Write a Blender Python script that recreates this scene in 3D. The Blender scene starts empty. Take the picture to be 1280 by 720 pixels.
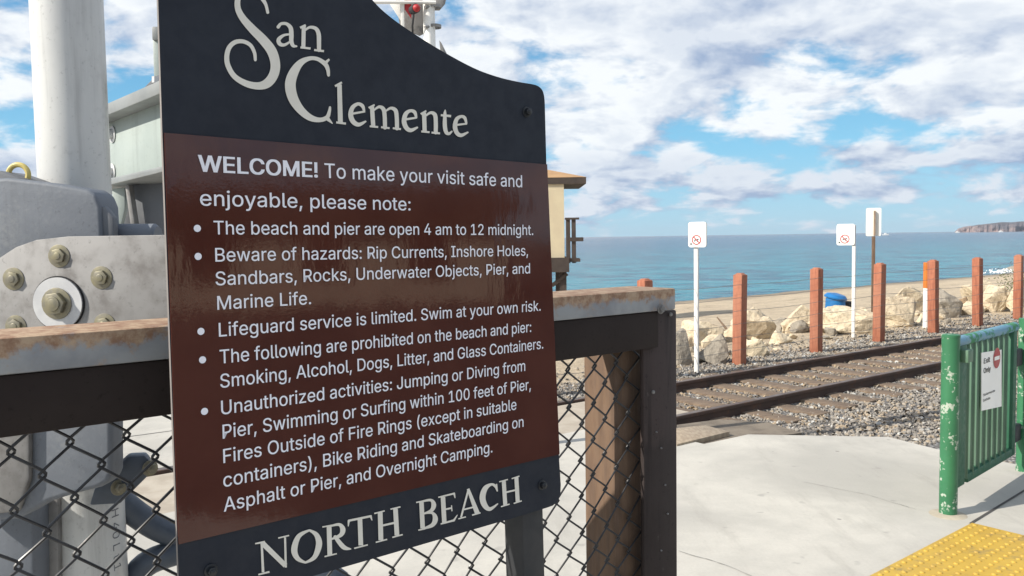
import bpy, bmesh, math, random
from mathutils import Vector, Matrix, noise
from mathutils.geometry import tessellate_polygon
R = math.radians
random.seed(7)
SC = bpy.context.scene
COL = SC.collection

# ------------------------------------------------------------------ camera
F = 1045.0                      # focal length in photo pixels (1280 wide)
CAM_H = 1.70
PITCH = math.atan(62.4 / F)
ROLL = R(0.85)
cam_d = bpy.data.cameras.new('camera'); cam = bpy.data.objects.new('camera', cam_d); COL.objects.link(cam)
cam_d.sensor_width = 36; cam_d.lens = 36 * F / 1280
cam_d.clip_start = 0.05; cam_d.clip_end = 60000
CM = Matrix.Rotation(math.pi / 2 - PITCH, 3, 'X') @ Matrix.Rotation(-ROLL, 3, 'Z')
cam.matrix_world = Matrix.Translation((0, 0, CAM_H)) @ CM.to_4x4()
SC.camera = cam
CO = Vector((0, 0, CAM_H))

# ------------------------------------------------------------------ light
SUN_AZ = Vector((-0.93, -0.37)).normalized()   # horizontal direction towards the sun
SUN_EL = R(36)
S = Vector((SUN_AZ.x * math.cos(SUN_EL), SUN_AZ.y * math.cos(SUN_EL), math.sin(SUN_EL)))
sd = bpy.data.lights.new('sun', 'SUN'); sun = bpy.data.objects.new('sun', sd); COL.objects.link(sun)
sd.energy = 5.0; sd.angle = R(0.5); sd.color = (1.0, 0.94, 0.84)
sun.rotation_euler = S.to_track_quat('Z', 'Y').to_euler()
sun.location = (-10, -5, 12)
SC.view_settings.view_transform = 'Standard'; SC.view_settings.look = 'None'
SC.view_settings.gamma = 1; SC.view_settings.use_curve_mapping = False
SC.view_settings.exposure = 0.35

W = bpy.data.worlds.new('World'); SC.world = W; W.use_nodes = True
SKY_STRENGTH = 0.10
CLOUD_SEED = 3.1
USE_HAZE = True

def build_world():
    nt = W.node_tree; nt.nodes.clear(); N = nt.nodes; L = nt.links
    def nd(t, **k):
        n = N.new(t)
        for a, b in k.items(): setattr(n, a, b)
        return n
    def mth(op, a, b=None, c=None, clamp=False):
        n = nd('ShaderNodeMath', operation=op, use_clamp=clamp)
        for i, v in enumerate((a, b, c)):
            if v is None: continue
            if isinstance(v, (int, float)): n.inputs[i].default_value = v
            else: L.new(v, n.inputs[i])
        return n.outputs[0]
    def ramp(v, lo, hi, a=0.0, b=1.0):
        n = nd('ShaderNodeMapRange', interpolation_type='SMOOTHSTEP'); L.new(v, n.inputs[0])
        for i, x in zip((1, 2, 3, 4), (lo, hi, a, b)): n.inputs[i].default_value = x
        return n.outputs[0]
    out = nd('ShaderNodeOutputWorld'); bg = nd('ShaderNodeBackground'); bg.inputs[1].default_value = SKY_STRENGTH
    sky = nd('ShaderNodeTexSky', sky_type='NISHITA'); sky.sun_disc = False
    sky.sun_elevation = SUN_EL; sky.sun_rotation = math.atan2(SUN_AZ.x, SUN_AZ.y)
    sky.air_density = 1.0; sky.dust_density = 0.6; sky.ozone_density = 2.5
    tc = nd('ShaderNodeTexCoord'); sp = nd('ShaderNodeSeparateXYZ'); L.new(tc.outputs['Generated'], sp.inputs[0])
    z = mth('MAXIMUM', sp.outputs[2], 0.0)
    k = mth('DIVIDE', 1.0, mth('ADD', z, 0.36))
    def field(dx, dy, dz, scale, detail, rough, seed, dist=0.0, vz=1.35):
        c = nd('ShaderNodeCombineXYZ')
        for i_, (o_, d_, f_) in enumerate(((0, dx, 1.0), (1, dy, 1.0), (2, dz, vz))):
            L.new(mth('ADD', mth('MULTIPLY', mth('MULTIPLY', mth('ADD', sp.outputs[o_], d_), f_), k), seed), c.inputs[i_])
        n = nd('ShaderNodeTexNoise'); n.inputs['Scale'].default_value = scale; n.inputs['Detail'].default_value = detail
        n.inputs['Roughness'].default_value = rough; n.inputs['Distortion'].default_value = dist
        L.new(c.outputs[0], n.inputs['Vector']); return n.outputs[0]
    CS = 4.6
    n1 = field(0, 0, 0, CS, 10, 0.55, CLOUD_SEED, 0.15)
    n1b = field(-0.022, -0.006, 0.022, CS, 7, 0.53, CLOUD_SEED, 0.15)      # the same clouds a step towards the sun
    n2 = field(0, 0, 0, 1.3, 2, 0.5, CLOUD_SEED + 5.0, 0.0, 1.6)
    cov = mth('ADD', mth('MULTIPLY', n1, 0.92), mth('MULTIPLY', n2, 0.30))
    # a broken deck overhead, a clearer band lower down, thin bars towards the horizon
    hi = ramp(z, 0.098, 0.145, -0.040, 0.050)
    bar = ramp(z, 0.085, 0.105, 0.090, 0.0)
    lo = ramp(z, 0.006, 0.045, -0.11, 0.045)
    cov = mth('ADD', cov, mth('ADD', hi, mth('ADD', lo, bar)))
    dens = ramp(cov, 0.575, 0.705)
    diff = mth('SUBTRACT', n1, n1b)
    shade = mth('ADD', mth('MULTIPLY', diff, 4.2), 0.74, clamp=True)
    thick = ramp(cov, 0.73, 0.90, 0.0, 0.34)
    shade = mth('SUBTRACT', shade, thick, clamp=True)
    lowdark = ramp(z, 0.075, 0.12, 0.34, 0.0)
    shade = mth('SUBTRACT', shade, lowdark, clamp=True)
    cm = nd('ShaderNodeMixRGB'); L.new(shade, cm.inputs[0])
    cm.inputs[1].default_value = (2.9, 3.7, 5.2, 1); cm.inputs[2].default_value = (7.7, 7.95, 8.15, 1)
    # clear air: the sky model, pulled towards the blues of a clean coastal morning
    cr = nd('ShaderNodeValToRGB'); L.new(sp.outputs[2], cr.inputs[0]); el = cr.color_ramp.elements
    el[0].position = 0.0; el[0].color = (3.4 / 10, 5.6 / 10, 7.0 / 10, 1); el[1].position = 0.6; el[1].color = (.06, .19, .45, 1)
    for p_, c_ in ((0.10, (.20, .50, .72, 1)), (0.22, (.10, .33, .58, 1))):
        x_ = el.new(p_); x_.color = c_
    sc_ = nd('ShaderNodeMixRGB', blend_type='MULTIPLY'); sc_.inputs[0].default_value = 1.0; sc_.inputs[2].default_value = (10, 10, 10, 1); L.new(cr.outputs[0], sc_.inputs[1])
    air = nd('ShaderNodeMixRGB'); air.inputs[0].default_value = 0.85; L.new(sky.outputs[0], air.inputs[1]); L.new(sc_.outputs[0], air.inputs[2])
    mx = nd('ShaderNodeMixRGB'); L.new(mth('MULTIPLY', dens, 0.97), mx.inputs[0]); L.new(air.outputs[0], mx.inputs[1]); L.new(cm.outputs[0], mx.inputs[2])
    L.new(mx.outputs[0], bg.inputs[0]); L.new(bg.outputs[0], out.inputs[0])
build_world()

# ------------------------------------------------------------------ pixel -> world (photo pixels)
def ray(px, py):
    return (CM @ Vector(((px - 640) / F, (360 - py) / F, -1))).normalized()
def on_z(px, py, z=0.0):
    d = ray(px, py); return CO + d * ((z - CAM_H) / d.z)
def on_y(px, py, Y):
    d = ray(px, py); return CO + d * (Y / d.y)
def on_plane(px, py, n, dist):
    d = ray(px, py); return CO + d * (dist / d.dot(n))

# ------------------------------------------------------------------ materials
def new_mat(name):
    m = bpy.data.materials.new(name); m.use_nodes = True
    return m, m.node_tree, m.node_tree.nodes['Principled BSDF']
class NT:
    def __init__(s, nt):
        s.nt = nt; s.N = nt.nodes; s.L = nt.links
        s.geo = s.N.new('ShaderNodeNewGeometry')
    def pos(s): return s.geo.outputs['Position']
    def mapped(s, sc=(1, 1, 1), rot=(0, 0, 0)):
        n = s.N.new('ShaderNodeMapping'); n.inputs['Scale'].default_value = sc; n.inputs['Rotation'].default_value = rot
        s.L.new(s.pos(), n.inputs['Vector']); return n.outputs[0]
    def noise(s, scale, detail=4, rough=0.55, vec=None, dist=0.0):
        n = s.N.new('ShaderNodeTexNoise'); n.inputs['Scale'].default_value = scale; n.inputs['Detail'].default_value = detail
        n.inputs['Roughness'].default_value = rough; n.inputs['Distortion'].default_value = dist
        s.L.new(vec or s.pos(), n.inputs['Vector']); return n.outputs[0]
    def voronoi(s, scale, feature='F1', out='Distance', vec=None, rand=1.0):
        n = s.N.new('ShaderNodeTexVoronoi'); n.feature = feature; n.inputs['Scale'].default_value = scale
        n.inputs['Randomness'].default_value = rand
        s.L.new(vec or s.pos(), n.inputs['Vector']); return n.outputs[out]
    def ramp(s, v, lo, hi, a=0.0, b=1.0):
        n = s.N.new('ShaderNodeMapRange'); n.interpolation_type = 'SMOOTHSTEP'; s.L.new(v, n.inputs[0])
        for i, x in zip((1, 2, 3, 4), (lo, hi, a, b)): n.inputs[i].default_value = x
        return n.outputs[0]
    def mix(s, f, a, b, blend='MIX'):
        n = s.N.new('ShaderNodeMixRGB'); n.blend_type = blend
        for i, v in enumerate((f, a, b)):
            if isinstance(v, (int, float)): n.inputs[i].default_value = v if i == 0 else (v, v, v, 1)
            elif isinstance(v, tuple): n.inputs[i].default_value = (*v, 1) if len(v) == 3 else v
            else: s.L.new(v, n.inputs[i])
        return n.outputs[0]
    def math(s, op, a, b=0.0):
        n = s.N.new('ShaderNodeMath'); n.operation = op
        for i, v in enumerate((a, b)):
            if isinstance(v, (int, float)): n.inputs[i].default_value = v
            else: s.L.new(v, n.inputs[i])
        return n.outputs[0]
    def bump(s, h, strength, dist, bsdf, prev=None):
        n = s.N.new('ShaderNodeBump'); n.inputs['Strength'].default_value = strength; n.inputs['Distance'].default_value = dist
        s.L.new(h, n.inputs['Height'])
        if prev is not None: s.L.new(prev, n.inputs['Normal'])
        s.L.new(n.outputs[0], bsdf.inputs['Normal']); return n.outputs[0]
    def sepz(s):
        n = s.N.new('ShaderNodeSeparateXYZ'); s.L.new(s.pos(), n.inputs[0]); return n.outputs
def mat(name, col, rough=0.6, metal=0.0, col2=None, scale=6.0, lo=0.35, hi=0.65, bump=0.0, bscale=40, bdist=0.004, spec=0.5, stretch=None, coat=0.0):
    m, nt, b = new_mat(name); g = NT(nt)
    b.inputs['Roughness'].default_value = rough; b.inputs['Metallic'].default_value = metal
    b.inputs['Specular IOR Level'].default_value = spec; b.inputs['Coat Weight'].default_value = coat
    vec = g.mapped(stretch) if stretch else None
    col2 = col2 or tuple(c * 0.8 for c in col)
    f = g.ramp(g.noise(scale, 6, 0.6, vec), lo, hi)
    g.L.new(g.mix(f, col, col2), b.inputs['Base Color'])
    g.L.new(g.ramp(g.noise(scale * 2.7, 4, 0.6, vec), 0.3, 0.7, max(rough - 0.08, 0.02), min(rough + 0.1, 1)), b.inputs['Roughness'])
    if bump: g.bump(g.noise(bscale, 5, 0.6, vec), bump, bdist, b)
    return m

M = {}
def m_patch(name, base, base2, patch, scale, lo, hi, rough=0.5, metal=0.0, prough=0.85, scale2=30.0, bump=0.15, fine=0.0, coat=0.0, streak=0.0, worn=None, spec=0.5):
    """paint or metal with worn / rusty patches of a shape of their own"""
    m, nt, b = new_mat(name); g = NT(nt)
    c = g.mix(g.ramp(g.noise(3.5, 5), 0.35, 0.65), base, base2)
    w = g.math('ADD', g.math('MULTIPLY', g.noise(scale, 6, 0.65), 0.7), g.math('MULTIPLY', g.noise(scale2, 4, 0.6), 0.3))
    f = g.ramp(w, lo, hi); dark = tuple(x * 0.45 for x in base)
    if worn:      # paint worn thin above a ragged line
        wz = g.ramp(g.math('ADD', g.sepz()[2], g.math('MULTIPLY', g.noise(22, 4), 0.05)), worn - .012, worn + .012)
        c = g.mix(g.math('MULTIPLY', wz, g.ramp(g.noise(14, 5, .65, g.mapped((2, 2, .4))), .25, .6, .55, 1.0)), c, tuple(x * 2.1 for x in base))
    if fine: c = g.mix(g.math('MULTIPLY', g.ramp(g.noise(95, 3, 0.7), 0.60, 0.70), fine), c, dark)
    if streak: c = g.mix(g.math('MULTIPLY', g.ramp(g.noise(26, 6, 0.65, g.mapped((1, 1, .06))), 0.50, 0.72), streak), c, dark)
    g.L.new(g.mix(f, c, patch), b.inputs['Base Color'])
    g.L.new(g.math('MULTIPLY', g.math('SUBTRACT', 1.0, f), metal), b.inputs['Metallic'])
    g.L.new(g.ramp(f, 0, 1, rough, prough), b.inputs['Roughness'])
    b.inputs['Coat Weight'].default_value = coat; b.inputs['Specular IOR Level'].default_value = spec
    if bump: g.bump(w, bump, 0.003, b)
    return m

def concrete():
    m, nt, b = new_mat('platform_concrete'); g = NT(nt)
    n1 = g.ramp(g.noise(0.55, 5, 0.6, dist=0.6), 0.35, 0.68); n2 = g.ramp(g.noise(3.1, 7, 0.65), 0.38, 0.72)
    n3 = g.ramp(g.noise(60, 3, 0.7), 0.3, 0.7)
    c = g.mix(n1, (0.53, 0.50, 0.44), (0.385, 0.365, 0.325))
    c = g.mix(g.math('MULTIPLY', n2, 0.35), c, (0.34, 0.325, 0.29))
    c = g.mix(g.math('MULTIPLY', n3, 0.12), c, (0.25, 0.24, 0.22))
    n4 = g.ramp(g.noise(1.6, 6, 0.7, g.mapped((2.2, .5, 1), (0, 0, R(38)))), 0.50, 0.70)
    c = g.mix(g.math('MULTIPLY', n4, 0.35), c, (0.27, 0.25, 0.22))
    gum = g.ramp(g.voronoi(2.6), 0.035, 0.05, 1.0, 0.0)
    c = g.mix(g.math('MULTIPLY', gum, 0.55), c, (0.13, 0.12, 0.11))
    st = g.ramp(g.noise(7, 2, 0.5), 0.66, 0.76)
    c = g.mix(g.math('MULTIPLY', st, 0.35), c, (0.17, 0.16, 0.15))
    g.L.new(c, b.inputs['Base Color']); b.inputs['Roughness'].default_value = 0.85
    g.bump(g.noise(90, 4, 0.7), 0.25, 0.004, b); return m
def sand():
    m, nt, b = new_mat('beach_sand'); g = NT(nt)
    n1 = g.ramp(g.noise(0.8, 6, 0.65), 0.35, 0.65); n2 = g.ramp(g.noise(5, 6, 0.7), 0.35, 0.65)
    c = g.mix(n1, (0.66, 0.54, 0.385), (0.55, 0.445, 0.31)); c = g.mix(g.math('MULTIPLY', n2, 0.55), c, (0.34, 0.265, 0.18))
    z = g.sepz()[2]
    wrack = g.ramp(g.math('ABSOLUTE', g.math('ADD', g.math('ADD', z, 1.28), g.math('MULTIPLY', g.math('SUBTRACT', g.noise(0.35, 5), 0.5), 0.5))), 0.0, 0.05, 1.0, 0.0)
    c = g.mix(g.math('MULTIPLY', wrack, g.ramp(g.noise(4, 5, .7), .45, .6, 0.0, .8)), c, (0.13, 0.10, 0.07))
    wet = g.ramp(g.math('ADD', z, g.math('MULTIPLY', g.noise(0.3, 3), 0.25)), -1.75, -1.45, 0.75, 0.0)
    c = g.mix(wet, c, (0.20, 0.16, 0.12))
    g.L.new(c, b.inputs['Base Color']); b.inputs['Roughness'].default_value = 0.95
    p = g.bump(g.noise(2.6, 7, 0.75), 0.9, 0.20, b); g.bump(g.noise(14, 5, 0.7), 0.7, 0.05, b, p); return m
def ballast():
    m, nt, b = new_mat('ballast_bed'); g = NT(nt)
    v = g.voronoi(26, out='Color'); d = g.voronoi(26)
    s = g.N.new('ShaderNodeSeparateColor'); g.L.new(v, s.inputs[0])
    c = g.mix(s.outputs[0], (0.36, 0.35, 0.34), (0.20, 0.19, 0.18)); c = g.mix(g.ramp(s.outputs[1], 0.75, 0.95), c, (0.42, 0.35, 0.26))
    rust = g.ramp(g.noise(0.9, 4), 0.45, 0.62, 0.0, 0.6)
    c = g.mix(rust, c, (0.26, 0.19, 0.13))
    c = g.mix(g.ramp(d, 0.25, 0.6), c, (0.12, 0.11, 0.10))
    g.L.new(c, b.inputs['Base Color']); b.inputs['Roughness'].default_value = 0.95
    g.bump(g.math('SUBTRACT', 1.0, d), 1.0, 0.03, b); return m
def stone_mat(name, a, a2, a3):
    m, nt, b = new_mat(name); g = NT(nt)
    n = g.voronoi(17, out='Color'); s = g.N.new('ShaderNodeSeparateColor'); g.L.new(n, s.inputs[0])
    c = g.mix(s.outputs[0], a, a2); c = g.mix(g.ramp(s.outputs[1], 0.65, 0.9), c, a3)
    c = g.mix(g.ramp(s.outputs[2], 0.88, 0.97), c, (0.46, 0.45, 0.42))
    g.L.new(c, b.inputs['Base Color']); b.inputs['Roughness'].default_value = 0.9
    g.bump(g.noise(120, 3), 0.3, 0.004, b); return m
def rock_mat(name, a, c2, dark):
    m, nt, b = new_mat(name); g = NT(nt)
    c = g.mix(g.ramp(g.noise(2.2, 6, 0.65), 0.36, 0.66), a, c2)
    c = g.mix(g.math('MULTIPLY', g.ramp(g.noise(11, 8, 0.7), 0.50, 0.66), 0.75), c, dark)
    c = g.mix(g.math('MULTIPLY', g.ramp(g.noise(45, 4, 0.7), 0.55, 0.68), 0.5), c, dark)
    g.L.new(c, b.inputs['Base Color']); b.inputs['Roughness'].default_value = 0.95
    p = g.bump(g.noise(6, 7, 0.68), 0.8, 0.08, b); g.bump(g.voronoi(9), 0.35, 0.05, b, p); return m
def water():
    m, nt, b = new_mat('sea_water'); g = NT(nt)
    xyz = g.sepz()
    s = g.math('ADD', g.math('MULTIPLY', xyz[0], -0.603), g.math('MULTIPLY', xyz[1], 0.797))
    s = g.math('ADD', s, g.math('MULTIPLY', g.noise(0.012, 4), 60.0))
    c = g.mix(g.ramp(s, 50, 260), (0.024, 0.200, 0.250), (0.009, 0.098, 0.180))
    c = g.mix(g.ramp(s, 250, 1500), c, (0.008, 0.046, 0.112))
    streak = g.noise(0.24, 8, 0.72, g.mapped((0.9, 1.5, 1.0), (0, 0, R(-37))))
    c = g.mix(g.ramp(streak, 0.44, 0.58, 0.0, 0.85), c, (0.008, 0.046, 0.095))  # dark noise stands for wave trough shading, put into the base colour
    fl = g.noise(0.9, 3, 0.6, g.mapped((0.7, 2.0, 1), (0, 0, R(-37)))); band = g.ramp(g.noise(0.02, 2), 0.45, 0.6)
    fl = g.math('MULTIPLY', g.ramp(fl, 0.72, 0.76), band)
    c = g.mix(fl, c, (0.75, 0.8, 0.82))
    g.L.new(c, b.inputs['Base Color']); b.inputs['Roughness'].default_value = 0.16; b.inputs['IOR'].default_value = 1.33
    b.inputs['Specular IOR Level'].default_value = 0.22
    w1 = g.noise(0.30, 5, 0.6, g.mapped((1.0, 2.4, 1), (0, 0, R(-37)))); w2 = g.noise(2.0, 5, 0.6, g.mapped((1, 2, 1), (0, 0, R(-37))))
    p = g.bump(w1, 0.9, 0.9, b); g.bump(w2, 0.6, 0.14, b, p); return m
def rusty_cap():
    m, nt, b = new_mat('rusty_galvanised_steel'); g = NT(nt)
    nz = g.N.new('ShaderNodeSeparateXYZ'); g.L.new(g.geo.outputs['Normal'], nz.inputs[0])
    z = g.sepz()[2]
    w = g.math('ADD', g.math('MULTIPLY', g.noise(9, 6, 0.65), 0.62), g.math('MULTIPLY', g.noise(60, 4, 0.7), 0.38))
    edge = g.ramp(z, CAP_LO + 0.012, CAP_HI, 0.0, 0.23)       # rust starts along the upper arris and runs down
    f = g.ramp(g.math('ADD', w, edge), 0.52, 0.66)
    c = g.mix(g.ramp(g.noise(14, 5), 0.35, 0.65), (0.27, 0.28, 0.29), (0.19, 0.20, 0.22))
    rust = g.mix(g.ramp(g.noise(45, 4, 0.7), 0.35, 0.68), (0.23, 0.13, 0.08), (0.40, 0.29, 0.195))
    g.L.new(g.mix(f, c, rust), b.inputs['Base Color'])
    b.inputs['Metallic'].default_value = 0.0; g.L.new(g.ramp(f, 0, 1, 0.5, 0.9), b.inputs['Roughness'])
    g.bump(w, 0.3, 0.003, b); return m
def glossy_brown():
    m, nt, b = new_mat('glossy_brown_panel'); g = NT(nt)
    c = g.mix(g.ramp(g.noise(9, 5), 0.35, 0.7), (0.066, 0.0195, 0.0135), (0.080, 0.0255, 0.0175))
    g.L.new(c, b.inputs['Base Color']); b.inputs['Roughness'].default_value = 0.06; b.inputs['Specular IOR Level'].default_value = 0.5
    h = g.noise(26, 3, 0.5, g.mapped((1.6, 1.6, 0.5)))
    p = g.bump(h, 0.10, 0.003, b); g.bump(g.noise(260, 2), 0.05, 0.0006, b, p); return m

def red_wood():
    m, nt, b = new_mat('red_stained_wood'); g = NT(nt)
    xyz = g.sepz()
    c = g.mix(g.ramp(g.noise(10, 6, 0.6, g.mapped((3, 3, 0.4))), .35, .65), (0.38, 0.140, 0.078), (0.28, 0.094, 0.052))
    c = g.mix(g.math('MULTIPLY', g.ramp(g.noise(1.1, 3), .45, .65), .5), c, (0.38, 0.18, 0.115))
    diag = g.math('ADD', xyz[2], g.math('MULTIPLY', g.math('ADD', xyz[0], g.math('MULTIPLY', xyz[1], 0.6)), -0.75))
    w = g.math('SINE', g.math('MULTIPLY', g.math('ADD', diag, g.math('MULTIPLY', g.noise(4, 3), 0.12)), 62.0))
    saw = g.ramp(w, 0.80, 0.97, 0.0, 0.18)
    c = g.mix(saw, c, (0.17, 0.055, 0.038))
    g.L.new(c, b.inputs['Base Color']); b.inputs['Roughness'].default_value = 0.85
    g.bump(g.noise(50, 5, 0.6, g.mapped((3, 3, .5))), 0.4, 0.004, b); return m
CAP_LO, CAP_HI = 1.0, 2.0
def make_materials():
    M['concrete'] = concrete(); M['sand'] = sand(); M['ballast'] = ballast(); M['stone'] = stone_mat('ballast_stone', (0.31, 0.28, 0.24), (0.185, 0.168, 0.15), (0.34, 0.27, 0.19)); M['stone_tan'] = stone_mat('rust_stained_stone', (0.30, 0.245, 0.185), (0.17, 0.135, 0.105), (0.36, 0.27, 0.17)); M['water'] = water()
    M['rock'] = rock_mat('pale_boulder', (0.66, 0.56, 0.40), (0.54, 0.44, 0.31), (0.33, 0.255, 0.17))
    M['rock_grey'] = rock_mat('grey_boulder', (0.34, 0.30, 0.24), (0.26, 0.23, 0.19), (0.14, 0.12, 0.10))  # grey rock; on the nearest boulders its tone also holds their shade
    M['rock_brown'] = rock_mat('brown_boulder', (0.36, 0.25, 0.15), (0.26, 0.18, 0.11), (0.14, 0.10, 0.07))
    M['asphalt'] = mat('asphalt', (0.13, 0.105, 0.08), 0.95, col2=(0.20, 0.165, 0.125), scale=5, bump=0.6, bscale=120, bdist=0.006)
    M['road'] = mat('road_asphalt', (0.05, 0.05, 0.052), 0.95, col2=(0.04, 0.04, 0.042), scale=2)
    M['hairline'] = mat('hairline_crack', (0.24, 0.225, 0.20), 0.95)
    M['joint'] = mat('joint_sealant', (0.07, 0.065, 0.06), 0.9)
    M['crossing'] = mat('crossing_panel', (0.42, 0.37, 0.30), 0.9, col2=(0.34, 0.29, 0.23), scale=4, bump=0.3, bscale=60)
    M['plank'] = mat('weathered_board', (0.36, 0.29, 0.21), 0.9, col2=(0.27, 0.21, 0.15), scale=12, stretch=(3, 1, 1), bump=0.4, bscale=30)
    M['tactile'] = m_patch('yellow_tactile_paving', (0.49, 0.315, 0.045), (0.43, 0.27, 0.04), (0.25, 0.18, 0.07), 5.0, 0.50, 0.68, rough=0.6)
    M['rail'] = m_patch('rusty_rail', (0.055, 0.032, 0.024), (0.075, 0.042, 0.030), (0.12, 0.06, 0.035), 7, 0.52, 0.68, rough=0.7)
    M['railtop'] = mat('worn_rail_head', (0.16, 0.125, 0.105), 0.45, 0.4, col2=(0.10, 0.07, 0.055), scale=3)
    M['sleeper'] = mat('sleeper_timber', (0.20, 0.145, 0.10), 0.95, col2=(0.13, 0.092, 0.065), scale=9, stretch=(1, 3, 1), bump=0.6, bscale=40, bdist=0.01)
    M['redwood'] = red_wood()
    M['wire'] = mat('steel_wire', (0.30, 0.28, 0.26), 0.5, 0.5)
    M['white'] = mat('white_paint', (0.80, 0.79, 0.76), 0.55, col2=(0.72, 0.70, 0.66), scale=3)
    M['signwhite'] = mat('white_sign_sheet', (0.85, 0.84, 0.81), 0.4, col2=(0.80, 0.79, 0.75), scale=3)
    M['signback'] = mat('bare_sign_back', (0.86, 0.84, 0.76), 0.5, col2=(0.80, 0.78, 0.70), scale=2)
    M['signedge'] = mat('dark_sign_edge', (0.08, 0.09, 0.10), 0.5)
    M['red'] = mat('red_print', (0.42, 0.018, 0.022), 0.45)
    M['black'] = mat('black_print', (0.02, 0.02, 0.022), 0.5)
    M['greyprint'] = mat('faded_grey_print', (0.55, 0.54, 0.52), 0.6)
    M['orange'] = mat('orange_marker', (0.55, 0.16, 0.02), 0.6)
    M['blue'] = mat('blue_plastic', (0.015, 0.16, 0.42), 0.4)
    M['dark'] = mat('dark_rubber', (0.025, 0.026, 0.03), 0.6)
    M['hole'] = mat('black_gap', (0.012, 0.012, 0.014), 0.8)
    # sign
    M['board'] = mat('slate_sign_board', (0.0130, 0.0168, 0.0265), 0.62, col2=(0.0118, 0.0152, 0.0242), scale=14, bump=0.12, bscale=300, bdist=0.001, spec=0.35)
    M['brown'] = glossy_brown(); M['boardedge'] = mat('pale_board_edge', (0.22, 0.20, 0.19), 0.7)
    M['cream'] = mat('cream_lettering', (0.72, 0.69, 0.62), 0.55, col2=(0.67, 0.64, 0.57), scale=20)
    M['lilac'] = mat('white_lettering', (0.82, 0.82, 0.88), 0.5, col2=(0.78, 0.78, 0.84), scale=20)
    M['signpost'] = mat('dark_sign_post', (0.020, 0.022, 0.025), 0.55, col2=(0.028, 0.028, 0.03), scale=12)
    M['bolt_black'] = mat('black_bolt', (0.016, 0.018, 0.022), 0.4)
    # fence
    M['fencewood'] = m_patch('dark_brown_fence_paint', (0.022, 0.0160, 0.0145), (0.030, 0.0225, 0.020), (0.085, 0.066, 0.055), 9, 0.60, 0.70, rough=0.8, spec=.2, fine=.5, bump=.4)
    M['fencepost'] = m_patch('worn_brown_post_paint', (0.026, 0.019, 0.0175), (0.038, 0.029, 0.027), (0.10, 0.085, 0.078), 11, 0.61, 0.69, rough=0.6, bump=0.6, worn=1.27, streak=.7, fine=.5, spec=.2)
    M['backpost'] = mat('brown_timber', (0.150, 0.092, 0.056), 0.8, col2=(0.105, 0.064, 0.041), scale=9, stretch=(4, 4, 0.6), bump=0.3, bscale=60)
    M['mesh'] = mat('black_coated_wire', (0.018, 0.018, 0.021), 0.4, col2=(0.03, 0.03, 0.032), scale=30)
    M['capmetal'] = rusty_cap()
    # crossing gate
    M['mast'] = m_patch('weathered_white_aluminium', (0.60, 0.60, 0.58), (0.53, 0.53, 0.52), (0.33, 0.33, 0.32), 8, 0.54, 0.74, rough=0.38, metal=0.0, bump=0.05, fine=.35, streak=.45)
    M['galv'] = m_patch('galvanised_steel', (0.28, 0.272, 0.265), (0.225, 0.218, 0.212), (0.145, 0.135, 0.128), 7, 0.46, 0.68, rough=0.55, metal=0.2, bump=0.12, fine=.5, streak=.2)
    M['casting'] = m_patch('blue_grey_casting', (0.165, 0.18, 0.205), (0.135, 0.15, 0.175), (0.22, 0.23, 0.24), 5, 0.52, 0.72, rough=0.62, bump=0.45, scale2=110, fine=.4, streak=.35)
    M['casting_dark'] = m_patch('dark_grey_casting', (0.15, 0.16, 0.175), (0.12, 0.125, 0.14), (0.22, 0.22, 0.22), 6, 0.55, 0.75, rough=0.6, bump=0.2)
    M['palegreen'] = m_patch('pale_green_grey_steel', (0.36, 0.405, 0.38), (0.31, 0.355, 0.335), (0.26, 0.29, 0.275), 6, .55, .75, rough=.5, fine=.3, streak=.3)
    M['steelgrey'] = mat('steel_flange', (0.24, 0.25, 0.25), 0.5, col2=(0.18, 0.19, 0.19), scale=5)
    M['yellowzinc'] = mat('yellow_zinc', (0.25, 0.225, 0.145), 0.45, 0.4, col2=(0.20, 0.185, 0.145), scale=60)
    M['yellow'] = mat('yellow_eyebolt', (0.62, 0.50, 0.16), 0.5, col2=(0.5, 0.4, 0.14), scale=30)
    M['disc'] = mat('disc_cover', (0.56, 0.56, 0.56), 0.45, col2=(0.48, 0.48, 0.49), scale=20)
    M['conduit'] = mat('blue_grey_conduit', (0.075, 0.092, 0.12), 0.5, col2=(0.06, 0.075, 0.10), scale=20)
    # green gate
    M['green'] = m_patch('chipped_green_paint', (0.034, 0.165, 0.072), (0.027, 0.135, 0.060), (0.36, 0.41, 0.34), 8.5, 0.565, 0.605, rough=0.45, scale2=34, bump=0.2)
    M['greenflat'] = m_patch('faded_green_paint', (0.095, 0.180, 0.115), (0.078, 0.152, 0.096), (0.17, 0.25, 0.185), 9, 0.60, 0.75, rough=0.55, bump=0.05)
    M['greendark'] = mat('green_gate_frame', (0.026, 0.115, 0.062), 0.55, col2=(0.02, 0.095, 0.05), scale=10)
    M['bluefade'] = m_patch('faded_blue_green_rail', (0.10, 0.25, 0.36), (0.16, 0.30, 0.38), (0.05, 0.21, 0.10), 4.0, 0.50, 0.58, rough=0.5)
    # far things
    M['stucco'] = mat('cream_tower_wall', (0.62, 0.53, 0.36), 0.85, col2=(0.57, 0.48, 0.33), scale=2)
    M['rooftan'] = mat('tan_roof', (0.40, 0.245, 0.12), 0.9, col2=(0.34, 0.20, 0.10), scale=3)
    M['darkwood'] = mat('dark_timber', (0.07, 0.052, 0.042), 0.8, col2=(0.05, 0.038, 0.032), scale=3)
    M['leaf'] = mat('shrub_leaf', (0.11, 0.115, 0.035), 0.8, col2=(0.06, 0.07, 0.022), scale=8)
    M['foam'] = mat('surf_foam', (0.85, 0.87, 0.88), 0.8)
    M['drift'] = mat('driftwood', (0.33, 0.24, 0.17), 0.9, col2=(0.24, 0.17, 0.12), scale=8)
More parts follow.
